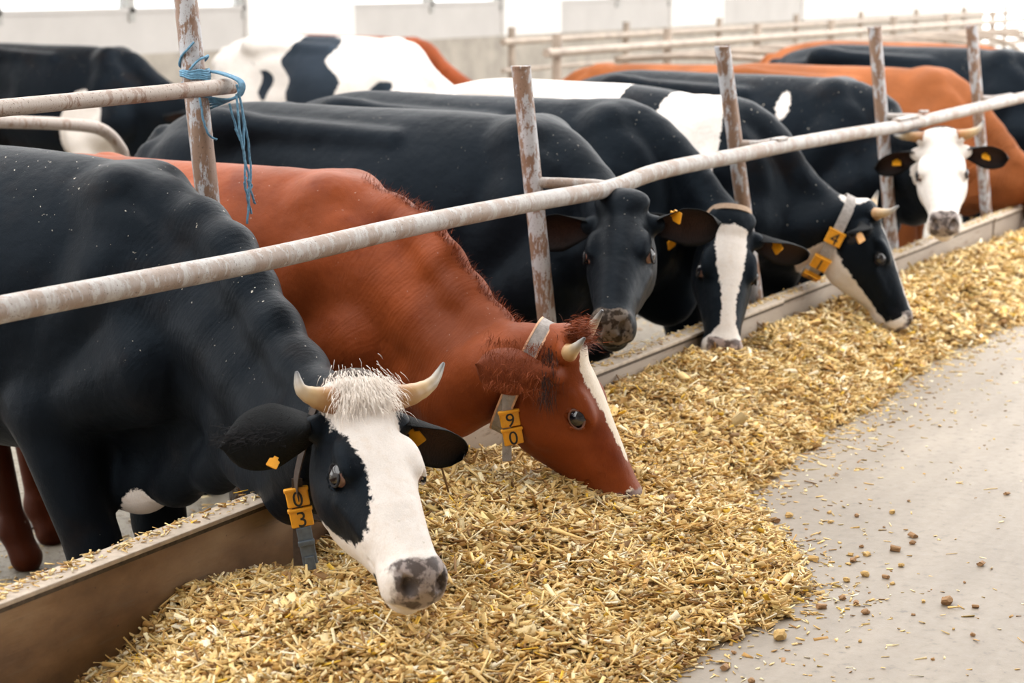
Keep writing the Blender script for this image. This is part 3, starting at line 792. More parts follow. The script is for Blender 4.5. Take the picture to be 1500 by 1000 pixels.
        S.cone((.502, y * .018, -.117), (.455, y * .060, -.120), .005, .006, .008, xf, 's')
        S.cone((.455, y * .060, -.120), (.37, y * .060, -.126), .006, .003, .008, xf, 's')
        if horns: S.ell((.012, y * .083, -.006), (.026, .024, .022), .02, xf)
    V, Fq = S.mesh(vox)
    me_o = mesh_obj('body', V, Fq, mat, root, True)
    if refine:
        bm = bmesh.new(); bm.from_mesh(me_o.data)
        q = lambda v: (R.T @ (np.array(v.co) - t)) / s
        sel = []
        hv = set()
        Hh = ((np.array([v.co[:] for v in bm.verts]) - t) @ R) / s
        inn = (Hh[:, 0] > -.03) & (np.abs(Hh[:, 1]) < .17) & (Hh[:, 2] > -.30) & (Hh[:, 2] < .1)
        bm.verts.ensure_lookup_table()
        for e in bm.edges:
            if inn[e.verts[0].index] and inn[e.verts[1].index]: sel.append(e)
        bmesh.ops.subdivide_edges(bm, edges=sel, cuts=1, use_grid_fill=True)
        bm.to_mesh(me_o.data); bm.free(); me = me_o.data
        V = np.zeros(len(me.vertices) * 3, np.float32); me.vertices.foreach_get('co', V); V = V.reshape(-1, 3).astype(float)
        V = S.project(V, 2); me.vertices.foreach_set('co', V.astype(np.float32).ravel()); me.update()
        me.polygons.foreach_set('use_smooth', np.ones(len(me.polygons), dtype=bool))
    me = me_o.data
    Hd = ((V - t) @ R) / s; Pb = V / SV
    def put(nm, arr): a = me.attributes.new(nm, 'FLOAT', 'POINT'); a.data.foreach_set('value', np.asarray(arr, np.float32))
    put('patch', patch(Pb, Hd) if patch else np.full(len(V), -1.0))
    mz = np.minimum(np.minimum(Hd[:, 0] - .462 + .35 * np.abs(Hd[:, 1]), .062 - np.abs(Hd[:, 1])), Hd[:, 2] + .112)
    put('muz', np.where(Hd[:, 2] < .05, mz, -1))
    put('tan', np.clip(blob(Pb, (-1.13 * ln, 0, .50), (.28, .20, .20)) / .02 + .3, 0, 1))
    put('dark', np.clip((.66 - Pb[:, 2]) / .18, 0, 1) * (np.linalg.norm(Hd, axis=1) > .8) if shaded_legs else np.zeros(len(V)))  # mask for the shade painted on the lower legs
    # neck folds: distance along the neck
    dm = np.full(len(V), 9.0); fo = np.zeros(len(V)); acc = 0
    for i in range(NK - 1):
        a, b = mid[i], mid[i + 1]; ba = b - a; tt = np.clip(((V - a) @ ba) / (ba @ ba), 0, 1); d = np.linalg.norm(V - a - tt[:, None] * ba, axis=1)
        L = np.linalg.norm(ba); k = d < dm; dm[k] = d[k]; fo[k] = (acc + tt * L)[k]; acc += L
    put('fold', fo * 2.2)
    put('foldmask', np.clip((fo - .36) / .16, 0, 1) * np.clip((acc - .16 - fo) / .10, 0, 1) * np.clip((.34 - dm) / .05, 0, 1))
    # eyes
    if eyes:
        for y in (-1, 1):
            ctr = np.array((.188, y * .0835, -.056)); eo = None
            for nm_, rr, mt_ in (('eye', .0285, 'sclera'), ('iris', .0292, 'eye')):
                bm = bmesh.new(); bmesh.ops.create_uvsphere(bm, u_segments=22, v_segments=16, radius=rr)
                bmesh.ops.rotate(bm, verts=bm.verts[:], matrix=Matrix.Rotation(-y * math.pi / 2, 3, 'X'), cent=(0, 0, 0))
                if nm_ == 'iris':
                    ax_ = Vector((-.18, y, .05)).normalized()
                    bmesh.ops.delete(bm, geom=[v for v in bm.verts if v.co.normalized().dot(ax_) < .30], context='VERTS')
                bm.verts.index_update()
                o_ = mesh_obj(nm_, [hp(np.array(v.co) + ctr) for v in bm.verts], [[v.index for v in f_.verts] for f_ in bm.faces], M[mt_], eo or root, True); bm.free(); eo = eo or o_
            lid = MB(); a1 = np.array((-.10, y, .18)); a1 /= np.linalg.norm(a1); e1 = np.cross(a1, (0, 0, 1)); e1 /= np.linalg.norm(e1); e2 = np.cross(a1, e1)
            lid.tube([tuple(hp(np.array((.188, y * .1015, -.056)) + (e1 * math.cos(q_) * 1.12 + e2 * math.sin(q_) * .72) * .0255)) for q_ in np.linspace(0, 2 * math.pi, 25)], .0034 * s, 8, False)
            lid.build('eyelid', M[lidmat], eo, True)
    # ears
    for y, key in ((-1, 'R'), (1, 'L')):
        spec = (ears or {}).get(key, {})
        d = np.array(spec.get('dir', (-.10, y * 1.0, -.22)), float); d /= np.linalg.norm(d)
        nrm = np.array(spec.get('open', (.75, 0, .15)), float); nrm -= d * (d @ nrm); nrm /= np.linalg.norm(nrm)
        sd = np.cross(d, nrm); ln = spec.get('len', .20); wd = spec.get('w', .070)
        base = np.array((.045, y * .105, -.062)); nu, nv = 18, 13
        vs_, inner = [], []
        for layer in (0, 1):
            for i in range(nu):
                u = i / (nu - 1)
                w = max(.004, wd * (.42 + .58 * min(1, u / .45) ** .8) * math.sqrt(max(0, 1 - max(0, (u - .42) / .58) ** 2.4)))
                for j in range(nv):
                    v = j / (nv - 1) * 2 - 1
                    cup = .055 * (1 - .55 * u) * (v * v - .6) + .012 * math.sin(3 * u)
                    p = base + d * (ln * u) * (1 - .06 * v * v) + sd * (w * v * (1 - .18 * (1 - u))) + nrm * (cup + (.006 if layer == 0 else -.006) * (1 - .75 * abs(v) ** 3) * (1 - .5 * u)) - np.array((0, 0, .03)) * u * u
                    vs_.append(hp(p)); inner.append(1.0 * (layer == 0) * max(0, 1 - abs(v) ** 2) * (1 - u ** 3))
        fs = []; N = nu * nv
        for i in range(nu - 1):
            for j in range(nv - 1):
                a = i * nv + j; fs.append((a, a + nv, a + nv + 1, a + 1)); fs.append((N + a, N + a + 1, N + a + nv + 1, N + a + nv))
            a = i * nv; fs.append((a, N + a, N + a + nv, a + nv)); a += nv - 1; fs.append((a, a + nv, N + a + nv, N + a))
        a = (nu - 1) * nv
        for j in range(nv - 1): fs.append((a + j, N + a + j, N + a + j + 1, a + j + 1)); fs.append((j, j + 1, N + j + 1, N + j))
        eo = mesh_obj('ear', vs_, fs, M[earmat], root, True)
        bm = bmesh.new(); bm.from_mesh(eo.data); bmesh.ops.recalc_face_normals(bm, faces=bm.faces[:]); bm.to_mesh(eo.data); bm.free()
        at = eo.data.attributes.new('inner', 'FLOAT', 'POINT'); at.data.foreach_set('value', np.array(inner, np.float32))
        if spec.get('tag'):
            u, vv, side = spec['tag'][:3]
            p0 = base + d * (ln * u) + sd * (wd * vv) + nrm * (.055 * (1 - .55 * u) * (vv * vv - .6) + .012 * math.sin(3 * u) + side * .014) - np.array((0, 0, .03)) * u * u
            tdir = np.array(spec.get('tagdir', (1, 0, 0)), float); tdir /= np.linalg.norm(tdir)
            tn = nrm * side; tn = tn - tdir * (tn @ tdir); tn /= np.linalg.norm(tn); ts = np.cross(tdir, tn); sz = spec.get('tagsize', .034)
            poly = [(-.2, .35), (.15, .35), (.4, .8), (1.5, .85), (1.6, .7), (1.6, -.7), (1.5, -.85), (.4, -.8), (.15, -.35), (-.2, -.35)]
            vv_ = [hp(p0 + tdir * (a_ * sz) + ts * (b_ * sz) + tn * h_) for h_ in (.0022, -.0022) for a_, b_ in poly]; n = len(poly)
            ff = [tuple(range(n)), tuple(range(2 * n - 1, n - 1, -1))] + [(i, n + i, n + (i + 1) % n, (i + 1) % n) for i in range(n)]
            to = mesh_obj('ear_tag', vv_, ff, M['yellow'], eo); to['label'] = 'yellow plastic ear tag'
    # horns
    if horns:
        for y, key in ((-1, 'R'), (1, 'L')):
            pts = horns[key]; r0 = horns.get('r', .027)
            P = spline([hp(p) for p in pts], 8); n = len(P)
            rad = [s * (r0 * (1 - (i / (n - 1)) ** 1.15) + .0035) * (1 + .025 * math.sin(i * 1.7)) for i in range(n)]
            m = MB(); m.tube([tuple(p) for p in P], rad, 18)
            ho = auto_smooth(m.build('horn', M['horn'], root), 60)
            al = np.repeat(np.arange(n) / (n - 1), 18).astype(np.float32)
            at = ho.data.attributes.new('along', 'FLOAT', 'POINT'); at.data.foreach_set('value', al)
    return dict(root=root, S=S, ridge=np.array(spline(cp[2:9], 5)), xf=xf, hp=hp, mid=mid, crest=crest, thr=thr, sc=sc, body=me_o, V=V, R=R, t=t, s=s, Rz=Rz)

def hair(cow, name, mat, pts, nrm, flow, n, L, r0, seed, jit=.5, lift=.35):
    """tapering bent strands: roots scattered round pts (head space), growing along flow"""
    R_ = np.random.default_rng(seed); hp = cow['hp']; V = []; Fs = []
    pts = np.array(pts, float)
    for i in range(n):
        c = pts[R_.integers(len(pts))]; p = c[:3] + R_.normal(0, c[3] if len(c) > 3 else .015, 3)
        fl = np.array(flow(p) if callable(flow) else flow, float) + R_.normal(0, jit, 3); fl /= np.linalg.norm(fl)
        nn = np.array(nrm, float); l = L * R_.uniform(.55, 1.2)
        side = np.cross(fl, nn); side /= max(np.linalg.norm(side), 1e-6); w = r0 * R_.uniform(.6, 1.3)
        b = len(V); q = p.copy(); dv = fl + nn * lift
        for k in range(4):
            ww = w * (1 - k / 3.2)
            V += [hp(q - side * ww), hp(q + side * ww)]
            dv = dv / np.linalg.norm(dv); q = q + dv * l / 3; dv = dv - nn * .28 + R_.normal(0, .10, 3)
        for k in range(3): Fs.append((b + 2 * k, b + 2 * k + 1, b + 2 * k + 3, b + 2 * k + 2))
    return mesh_obj(name, V, Fs, M[mat], cow['root'], True)

def text_mesh(ch, size):
    cu = bpy.data.curves.new('digit', 'FONT'); cu.body = ch; cu.size = size; cu.align_x = 'CENTER'; cu.align_y = 'CENTER'; cu.extrude = .0006; cu.resolution_u = 4
    o = bpy.data.objects.new('digit_src', cu); col.objects.link(o)
    dg = bpy.context.evaluated_depsgraph_get(); me = bpy.data.meshes.new_from_object(o.evaluated_get(dg))
    bpy.data.objects.remove(o); bpy.data.curves.remove(cu)
    return me

def collar(cow, c, n, width, mat, tags=(), slack=0.0, edge=False, buckle=False, tagsize=(.060, .052), dirn=None, label=None, tagoff=0.0, start=.0, hang=False, drop=.0):
    """c, n in head space: centre and normal of the collar's plane; a band laid on the neck, hanging by slack at the bottom"""
    S, hp, R, s = cow['S'], cow['hp'], cow['R'], cow['s']
    C = hp(c); N = R @ np.array(n, float); N /= np.linalg.norm(N)
    g = np.array((0, 0, -1.0)); dn = g - N * (g @ N); dn /= np.linalg.norm(dn); sd = np.cross(N, dn)
    if sd @ (cow['Rz'].T @ np.array((-1.0, 0, 0))) < 0: sd = -sd                     # the side towards the alley's near end
    K = 64; ring = []
    for i in range(K):
        a = 2 * math.pi * i / K; d = dn * math.cos(a) + sd * math.sin(a)
        rr = np.arange(.02, .40, .004); v = S.eval(C + d * rr[:, None]); k = np.nonzero(v > 0)[0]
        ring.append(rr[k[0]] if len(k) else .15)
    ring = np.array(ring)
    for _ in range(3): ring = (ring + np.roll(ring, 1) + np.roll(ring, -1)) / 3
    ang = 2 * np.pi * np.arange(K) / K
    ring = ring + .004 + slack * np.clip(np.cos(ang), 0, 1) ** 3
    P = C + (dn * np.cos(ang)[:, None] + sd * np.sin(ang)[:, None]) * ring[:, None]
    def band(w0, w1, th, name, mt, par):
        V = []; Fs = []
        for i in range(K):
            o = P[i] - C; o /= np.linalg.norm(o)
            for w, h in ((w0, 0), (w1, 0), (w1, th), (w0, th)): V.append(P[i] + N * w + o * h)
        for i in range(K):
            a = 4 * i; b = 4 * ((i + 1) % K)
            for k in range(4): Fs.append((a + k, b + k, b + (k + 1) % 4, a + (k + 1) % 4))
        o = mesh_obj(name, V, Fs, M[mt], par, False); bm = bmesh.new(); bm.from_mesh(o.data); bmesh.ops.recalc_face_normals(bm, faces=bm.faces[:]); bm.to_mesh(o.data); bm.free(); return o
    co = band(-width / 2, width / 2, .0045, 'collar', mat, cow['root'])
    co['label'] = label or 'neck collar strap'
    if edge:
        band(-width / 2 - .002, -width / 2 + .004, .0055, 'collar_edge', 'edge', co); band(width / 2 - .004, width / 2 + .002, .0055, 'collar_edge', 'edge', co)
    # tags hang in a row along the strap, starting at angle `start` on the side towards the camera
    sgn = dirn
    def frame(a):
        i = (a % (2 * math.pi)) / (2 * math.pi) * K; i0 = int(i) % K; i1 = (i0 + 1) % K; f_ = i - int(i)
        p = P[i0] * (1 - f_) + P[i1] * f_; tg = (P[i1] - P[i0]) * sgn; tg /= np.linalg.norm(tg)
        o = np.cross(tg, N); o = o / np.linalg.norm(o)
        if o @ (p - C) < 0: o = -o
        return p, tg, o
    a = start
    tw, tl = tagsize
    if hang:
        hp0, _, ho = frame(a); ho = cow['Rz'].T @ np.array((-.80, -.60, 0.0)); hn = 0
        V_ = []
        for zz in (.05, -drop - .02 - (tagsize[1] + .004) * (len(tags) + buckle)):
            for w_, t_ in ((-.014, 0), (.014, 0), (.014, .005), (-.014, .005)): V_.append(hp0 + np.array((0, 0, zz)) + np.cross(ho, (0, 0, 1)) * w_ + ho * t_)
        mesh_obj('strap_end', V_, [(0, 1, 5, 4), (1, 2, 6, 5), (2, 3, 7, 6), (3, 0, 4, 7), (0, 3, 2, 1), (4, 5, 6, 7)], M[mat], co)
    for dgt in list(tags) + (['#'] if buckle else []):
        p, tg, o = frame(a); rad = np.linalg.norm(p - C)
        if hang:
            tilt = cow['Rz'].T @ np.array((.10, -.14, -1.0)); tg = tilt / np.linalg.norm(tilt); o = ho - tg * (ho @ tg); o /= np.linalg.norm(o); p = hp0 + tg * (hn * (tl + .004) + drop) - o * .006; hn += 1
        Mx = np.stack([np.cross(tg, o) , -tg * 1.0, o], 1)      # x across, y up along the strap, z out
        if np.linalg.det(Mx) < 0: Mx[:, 0] *= -1
        base = p + o * (.013 + tagoff)
        if dgt == '#':
            m = MB(); m.box((-.020, -.075, -.012), (.020, .030, .006), .003); m.box((-.013, -.088, -.008), (.013, -.05, .012), .003)
            m.box((-.022, -.020, -.004), (.022, -.006, .014), .003)
            b_ = mesh_obj('buckle', [base + Mx @ np.array(v) for v in m.v], m.f, M['buckle'], co); b_['label'] = 'dark grey plastic buckle'
        else:
            m = MB(); m.box((-tw / 2, -tl / 2, -.014), (tw / 2, tl / 2, .004), .004); m.box((-tw / 2 - .003, tl / 2 - .010, -.014), (tw / 2 + .003, tl / 2, .0075), .003)
            b_ = mesh_obj('number_tag', [base + Mx @ np.array(v) for v in m.v], m.f, M['yellow'], co); b_['label'] = 'yellow number tag'
            me = text_mesh(dgt, tl * 1.15)
            V = np.zeros(len(me.vertices) * 3, np.float32); me.vertices.foreach_get('co', V); V = V.reshape(-1, 3).astype(float)
            V -= (V.max(0) + V.min(0)) / 2 * np.array((1, 1, 0)); V[:, 1] -= .004; V[:, 2] += .0048
            W_ = base + V @ Mx.T; me.vertices.foreach_set('co', W_.astype(np.float32).ravel()); me.update(); me.materials.append(M['ink'])
            do = bpy.data.objects.new('digit', me); col.objects.link(do); do.parent = co
        a += sgn * (tl + .002) / rad
    return co

# distance-like patch fields (positive = white hair)
def blob(P, c, r):
    q = (P - np.array(c)) / np.array(r); k = np.sqrt((q * q).sum(1)); return (1 - k) * min(r)
def uni(*a): return np.maximum.reduce(a)
def inter(*a): return np.minimum.reduce(a)

HEADPOSE = {
1: (1.16, (4.173, -0.464, 0.704), (-0.473, -0.661, -0.582), (-0.270, -0.521, 0.810)),
2: (1.08, (5.240, -0.536, 0.671), (0.189, -0.411, -0.892), (0.171, -0.880, 0.442)),
3: (1.18, (6.507, -0.094, 0.952), (-0.765, -0.284, -0.578), (-0.557, -0.159, 0.815)),
4: (1.17, (7.543, -0.103, 0.778), (-0.526, -0.201, -0.827), (-0.661, -0.516, 0.546)),
5: (1.09, (8.743, -0.296, 0.701), (0.159, -0.393, -0.906), (0.404, -0.811, 0.423)),
6: (1.20, (10.086, -0.206, 0.950), (-0.752, -0.280, -0.597), (-0.588, -0.123, 0.799)),
}

# --- cow 1: black, white face with a black eye patch
def patch1(P, H):
    face = inter(H[:, 0] + .03, .5 - np.abs(H[:, 1]))
    side = uni(blob(H, (.20, -.115, -.085), (.155, .085, .115)), blob(H, (.07, -.13, -.13), (.15, .07, .14)), blob(H, (.05, .14, -.10), (.14, .06, .14)))
    chin = blob(H, (.43, -.050, -.155), (.036, .045, .030))
    back = inter(.05 - H[:, 0], -.055 - H[:, 2])
    thr = inter(.20 - H[:, 0], -.13 - H[:, 2])
    f = inter(face, -side, -chin, -back, -thr)
    br = blob(P, (.045, -.075, .475), (.065, .085, .075))
    return uni(inter(f, blob(H, (.22, 0, -.1), (.40, .25, .30))), br)
c1 = make_cow('holstein_cow', 'black cow in the foreground with a white horned face and black eye patch', 4.78, .73, HEADPOSE[1], None, M['black'], 'ear_black', crest=[(4.780, 0.949, 1.211), (4.780, 0.734, 1.193), (4.718, 0.478, 1.140), (4.628, 0.263, 1.053), (4.523, 0.093, 0.929), (4.406, -0.125, 0.770), (4.280, -0.298, 0.703)],
              sc=1.16, vox=.0125, dewlap=[(4.74, .84, .24), (4.74, .72, .18), (4.72, .56, .22), (4.64, .35, .30), (4.52, .14, .37), (4.42, -.04, .40)],
              legs=dict(R=(-.18, -.02, .17), L=(-.14, -.10, .165)), rear=.02, patch=patch1, 
              horns=dict(r=.029, R=[(.018, -.065, -.004), (.014, -.105, .004), (-.004, -.138, .012), (-.046, -.140, .025)], L=[(.018, .065, -.004), (.014, .125, .004), (-.008, .180, .015), (-.055, .222, .03)]),
              ears=dict(R=dict(dir=(-.30, -.85, -.43), open=(-.54, .52, -.66), len=.20, w=.080, tag=(.42, .66, -1), tagdir=(.6, -.5, -.3), tagsize=.015), L=dict(dir=(.15, 1, -.30), open=(.75, 0, -.1), len=.20, tag=(.22, .2, 1), tagdir=(.6, .4, -.3), tagsize=.022)))
hair(c1, 'forelock', 'hair_white', [(.0, y, .02, .016) for y in (-.05, -.025, 0, .025, .05)] + [(.04, y, .022, .018) for y in (-.04, 0, .04)], (0, 0, 1), lambda p: (1.0, p[1] * 6, 0), 3600, .034, .0008, 5, .20, .03)
hair(c1, 'ear_fringe', 'hair_black', [tuple(np.array((.045, -.105, -.062)) + np.array((-.30, -.85, -.43)) * .2 * u_ + np.array((.0, -.02, .0)) * v_) + (.012,) for u_ in np.linspace(.15, .9, 6) for v_ in (-1, 0, 1)], (.54, -.52, .66), (-.3, -.6, -.5), 900, .028, .0008, 21, .3, .05)
collar(c1, (.0, 0, -.13), (.95, 0, .25), .03, 'strap', tags=('0', '3'), slack=.06, dirn=-1, buckle=True, hang=True, start=.50, label='dark brown collar strap hanging loose')

# --- cow 2: chestnut, cream blaze
def patch2(P, H):
    w = np.interp(H[:, 0], [-.02, .05, .12, .2, .28, .36, .40], [.035, .045, .050, .036, .024, .014, -.02])
    return uni(inter(w - np.abs(H[:, 1] + .0), H[:, 2] + .05, H[:, 0] + .03), blob(H, (.452, -.052, -.030), (.014, .02, .010)))
c2 = make_cow('red_cow', 'chestnut red cow with a cream blaze feeding in profile', 5.56, .50, HEADPOSE[2], None, M['red'], 'ear_red', crest=[(5.560, 0.723, 1.119), (5.560, 0.500, 1.113), (5.525, 0.316, 1.075), (5.475, 0.127, 1.015), (5.416, -0.009, 0.908), (5.351, -0.196, 0.755), (5.280, -0.368, 0.662)],
              sc=1.10, vox=.0125, patch=patch2,
              legs=dict(R=(-.20, -.26, .165), L=(-.2, -.2, .165)),
              horns=dict(r=.026, R=[(.012, -.068, -.004), (.010, -.098, .015), (.0, -.112, .045), (-.012, -.105, .075)], L=[(.012, .068, -.004), (.010, .098, .015), (-.005, .115, .045), (-.03, .115, .085)]),
              lidmat='lid', shaded_legs=True, ears=dict(R=dict(dir=(-.62, -.45, -.60), open=(.2, .75, -.8), len=.20, w=.075), L=dict(dir=(-.2, 1, -.3))))
hair(c2, 'forelock', 'hair_red', [(-.02, y, .02, .014) for y in (-.05, -.02, .01, .04)] + [(.0, 0, .025, .016)], (0, 0, 1), lambda p: (.4, p[1] * 5, .6), 2400, .040, .0009, 6, .4, .45)

collar(c2, (-.03, 0, -.10), (.75, 0, .6), .045, 'palestrap', tags=('9', '0'), slack=.05, dirn=-1, edge=True, hang=True, drop=.05, start=.42, label='grey collar strap with orange edges')

def ear_pts(n, v0, v1):
    d = np.array((-.62, -.45, -.60)); d /= np.linalg.norm(d); nr = np.array((.2, .75, -.8)); nr -= d * (d @ nr); nr /= np.linalg.norm(nr); sd_ = np.cross(d, nr)
    return [tuple(np.array((.045, -.105, -.062)) + d * (.2 * u_) + sd_ * (.062 * v_) - nr * .02) + (.008,) for u_ in np.linspace(.1, .95, n) for v_ in np.linspace(v0, v1, 4)]
gd = tuple(c2['R'].T @ np.array((0, 0, -1.0)))
hair(c2, 'ear_fringe', 'hair_red', ear_pts(8, -1, 1), (-.4, -.8, .4), tuple(np.array(gd) * .8 + np.array((-.3, 0, 0))), 900, .030, .0007, 11, .25, .03)
hair(c2, 'ear_fringe', 'hair_dark', [q_[:3] + (.013,) for q_ in ear_pts(1, -1, 1)], (-.3, -.8, .3), gd, 240, .060, .0008, 12, .2, .04)
cl = [tuple((c2['R'].T @ (p_ - c2['t'])) / c2['s']) for p_ in c2['ridge']]
hair(c2, 'crest_mane', 'hair_red', [q_ + (.010,) for q_ in cl], tuple(c2['R'].T @ np.array((.25, 0, 1.0))), tuple(c2['R'].T @ np.array((.5, 0, .55))), 2600, .030, .0009, 13, .35, .4)

# --- cow 3: all black, looking at the camera
c3 = make_cow('black_cow', 'all black hornless cow staring at the camera under the rail', 6.80, .42, HEADPOSE[3], None, M['black_gold'], 'ear_black', crest=[(6.800, 0.494, 1.240), (6.800, 0.374, 1.221), (6.742, 0.226, 1.160), (6.658, 0.068, 1.03), (6.560, 0.0, 0.945)],
              sc=1.185, vox=.018, patch=None, ln=1.02,
              ears=dict(R=dict(dir=(-.1, -1, -.10), len=.20, w=.075), L=dict(dir=(-.15, 1, .0), len=.2, w=.075, tag=(.25, -.5, 1), tagdir=(.5, .6, 0), tagsize=.024)))
# --- cow 4: black, white blaze and muzzle
def patch4(P, H):
    w = np.interp(H[:, 0], [.04, .07, .12, .18, .25, .32, .40, .43, .46], [.050, .056, .056, .050, .036, .026, .026, .05, .2])
    f = inter(w - np.abs(H[:, 1]), H[:, 0] - .045 + .25 * (.05 - np.abs(H[:, 1])), H[:, 2] + np.where(H[:, 0] > .4, .14, .06))
    return f
c4 = make_cow('blaze_faced_cow', 'black cow with a long white blaze and muzzle reaching straight down', 7.72, .50, HEADPOSE[4], None, M['black_clean'], 'ear_black', crest=[(7.720, 0.691, 1.249), (7.720, 0.462, 1.241), (7.700, 0.308, 1.180), (7.671, 0.151, 1.052), (7.637, 0.040, 0.908), (7.600, -0.039, 0.825)],
              sc=1.185, vox=.018, patch=patch4,
              ears=dict(R=dict(dir=(-.25, -1, .05), len=.21, w=.075, tag=(.3, -.7, 1), tagdir=(.6, -.6, 0), tagsize=.026), L=dict(dir=(-.02, 1, -.20), len=.22, w=.07, tag=(.28, -.2, 1), tagdir=(.7, .4, 0), tagsize=.026)))
collar(c4, (-.02, 0, -.11), (1, 0, .1), .024, 'tanstrap', label='tan collar strap')
# --- cow 5: black and white, in profile
def patch5(P, H):
    side = uni(inter(-.205 - H[:, 2] + .22 * np.clip(H[:, 0] - .15, 0, 1), H[:, 0] - .03), H[:, 0] - .455, inter(.024 - np.abs(H[:, 1]), H[:, 0] - .0, H[:, 2] + .03), blob(H, (-.10, -.02, .0), (.055, .12, .10)))
    sh = blob(P, (-.12, -.2, 1.22), (.16, .5, .40)); bk = inter(P[:, 2] - 1.22, -.45 - P[:, 0])
    return uni(inter(side, blob(H, (.2, 0, -.1), (.42, .25, .30))), sh, bk)
c5 = make_cow('pied_cow', 'black and white horned cow feeding in profile with yellow collar tags', 8.72, .40, HEADPOSE[5], None, M['black'], 'ear_black', crest=[(8.720, 0.508, 1.229), (8.720, 0.300, 1.190), (8.725, 0.129, 1.062), (8.732, 0.026, 0.900), (8.741, -0.091, 0.788), (8.750, -0.199, 0.713)],
              sc=1.155, vox=.018, patch=patch5, rear=.05,
              horns=dict(r=.027, R=[(.012, -.068, -.004), (.012, -.105, .015), (.02, -.125, .055), (.015, -.115, .10)], L=[(.012, .068, -.004), (.0, .10, .015), (-.02, .125, .04), (-.05, .13, .07)]),
              ears=dict(R=dict(dir=(-.15, -1, -.35), open=(.6, -.3, .1), len=.17, w=.06, tag=(.5, -.1, 1), tagdir=(.8, 0, 0), tagsize=.028), L=dict()))
collar(c5, (-.03, 0, -.12), (.75, 0, .6), .05, 'palestrap', tags=('4', '1', '5'), slack=.08, dirn=-1, start=.85, tagsize=(.078, .07), label='grey collar strap with three tags')
# --- cow 6: black body, white horned face
def patch6(P, H): return uni(inter(H[:, 0] + .02, H[:, 2] + .24, blob(H, (.22, 0, -.08), (.38, .20, .24))), blob(P, (-.22, -.25, 1.28), (.035, .1, .08)))
c6 = make_cow('white_faced_cow', 'black cow with a white horned face held up at the far rail', 10.62, .53, HEADPOSE[6], None, M['black'], 'ear_black', crest=[(10.620, 0.655, 1.215), (10.610, 0.40, 1.190), (10.53, 0.23, 1.12), (10.40, 0.10, .985), (10.220, -0.08, 0.94)],
              sc=1.17, vox=.019, patch=patch6,
              horns=dict(r=.024, R=[(.012, -.07, 0), (.0, -.12, .0), (-.005, -.165, -.002), (-.02, -.20, .0)], L=[(.012, .07, 0), (.0, .12, .0), (-.02, .16, .005), (-.065, .185, .01)]),
              ears=dict(R=dict(dir=(.05, -1, -.2), len=.19, w=.062, tag=(.45, 0, 1), tagdir=(.5, 0, 0), tagsize=.022), L=dict(dir=(-.05, 1, -.2), len=.19, w=.062, tag=(.45, 0, 1), tagdir=(.5, 0, 0), tagsize=.022)))

# --- further cows of the row and of the pen behind: head lowered or raised, out of sight
def pose(X, Yw, yaw, z, reach, s=1.08, down=.9):
    f_ = np.array((math.sin(yaw), -math.cos(yaw), 0.0)); p = np.array((X, Yw, 0)) + f_ * reach + np.array((0, 0, z))
    return (s, tuple(p), tuple(f_ * (1 - down * .6) + np.array((0, 0, -down))), tuple(f_ * down + np.array((0, 0, 1 - down * .6))))
def bgcow(name, label, X, Yw, yaw, mat, ear, patch=None, z=.75, reach=.75, sc=1.16, down=.9, vox=.03, group='cows in the pen behind', **kw):
    return make_cow(name, label, X, Yw, pose(X, Yw, yaw, z, reach, 1.08, down), None, mat, ear, yaw=yaw, sc=sc, vox=vox, patch=patch, refine=False, eyes=False, group=group, **kw)
bgcow('red_cow', 'ginger red cow standing behind the horned white face', 12.50, .54, 0, M['orange'], 'ear_red', None, .55, .8, 1.15, crest=[(12.50, 0.593, 1.22), (12.50, 0.43, 1.16), (12.46, 0.28, 1.04), (12.42, 0.10, 0.845), (12.38, -0.08, 0.648)], group='cows feeding at the rail', vox=.02)
bgcow('black_cow', 'dark black cow at the right edge of the picture', 14.35, .6, 0, M['black_clean'], 'ear_black', None, .55, .8, 1.20, group='cows feeding at the rail')
bgcow('ginger_cow', 'ginger back showing between the black backs at the far right', 16.1, 1.3, .1, M['orange'], 'ear_red', None, .6, .8, 1.18)
def patchL(P, H): return blob(P, (-.10, 0, .70), (.26, .6, .46))
bgcow('black_pied_cow', 'black cow with a white lower shoulder standing far left in the pen', 12.9, 7.6, 0.0, M['black'], 'ear_black', patchL, .75, .85, 1.16)
def patchW(P, H):
    P = P + .05 * np.sin(P[:, [2, 0, 0]] * np.array((11.0, 9, 13)) + np.array((0, 1, 2))) + .03 * np.sin(P[:, [2, 2, 0]] * np.array((27.0, 9, 23)))
    return inter(-blob(P, (-.55, 0, 1.05), (.27, .8, .5)) + .02, -blob(P, (-1.0, -.3, 1.12), (.06, .4, .12)), -blob(P, (.0, -.3, .95), (.10, .4, .2)), np.full(len(P), .3))
bgcow('white_pied_cow', 'white cow with black patches standing in the pen behind', 14.5, 5.9, 0.0, M['white'], 'ear_black', patchW, .7, .8, 1.2)
bgcow('red_cow', 'dark red back just showing above the white pied cow', 16.4, 6.9, 0.0, M['red'], 'ear_red', None, .7, .8, 1.16)
bgcow('ginger_cow', 'ginger hips showing beyond the white back near the middle', 14.9, 4.1, math.pi, M['orange'], 'ear_red', None, .7, .8, 1.06)

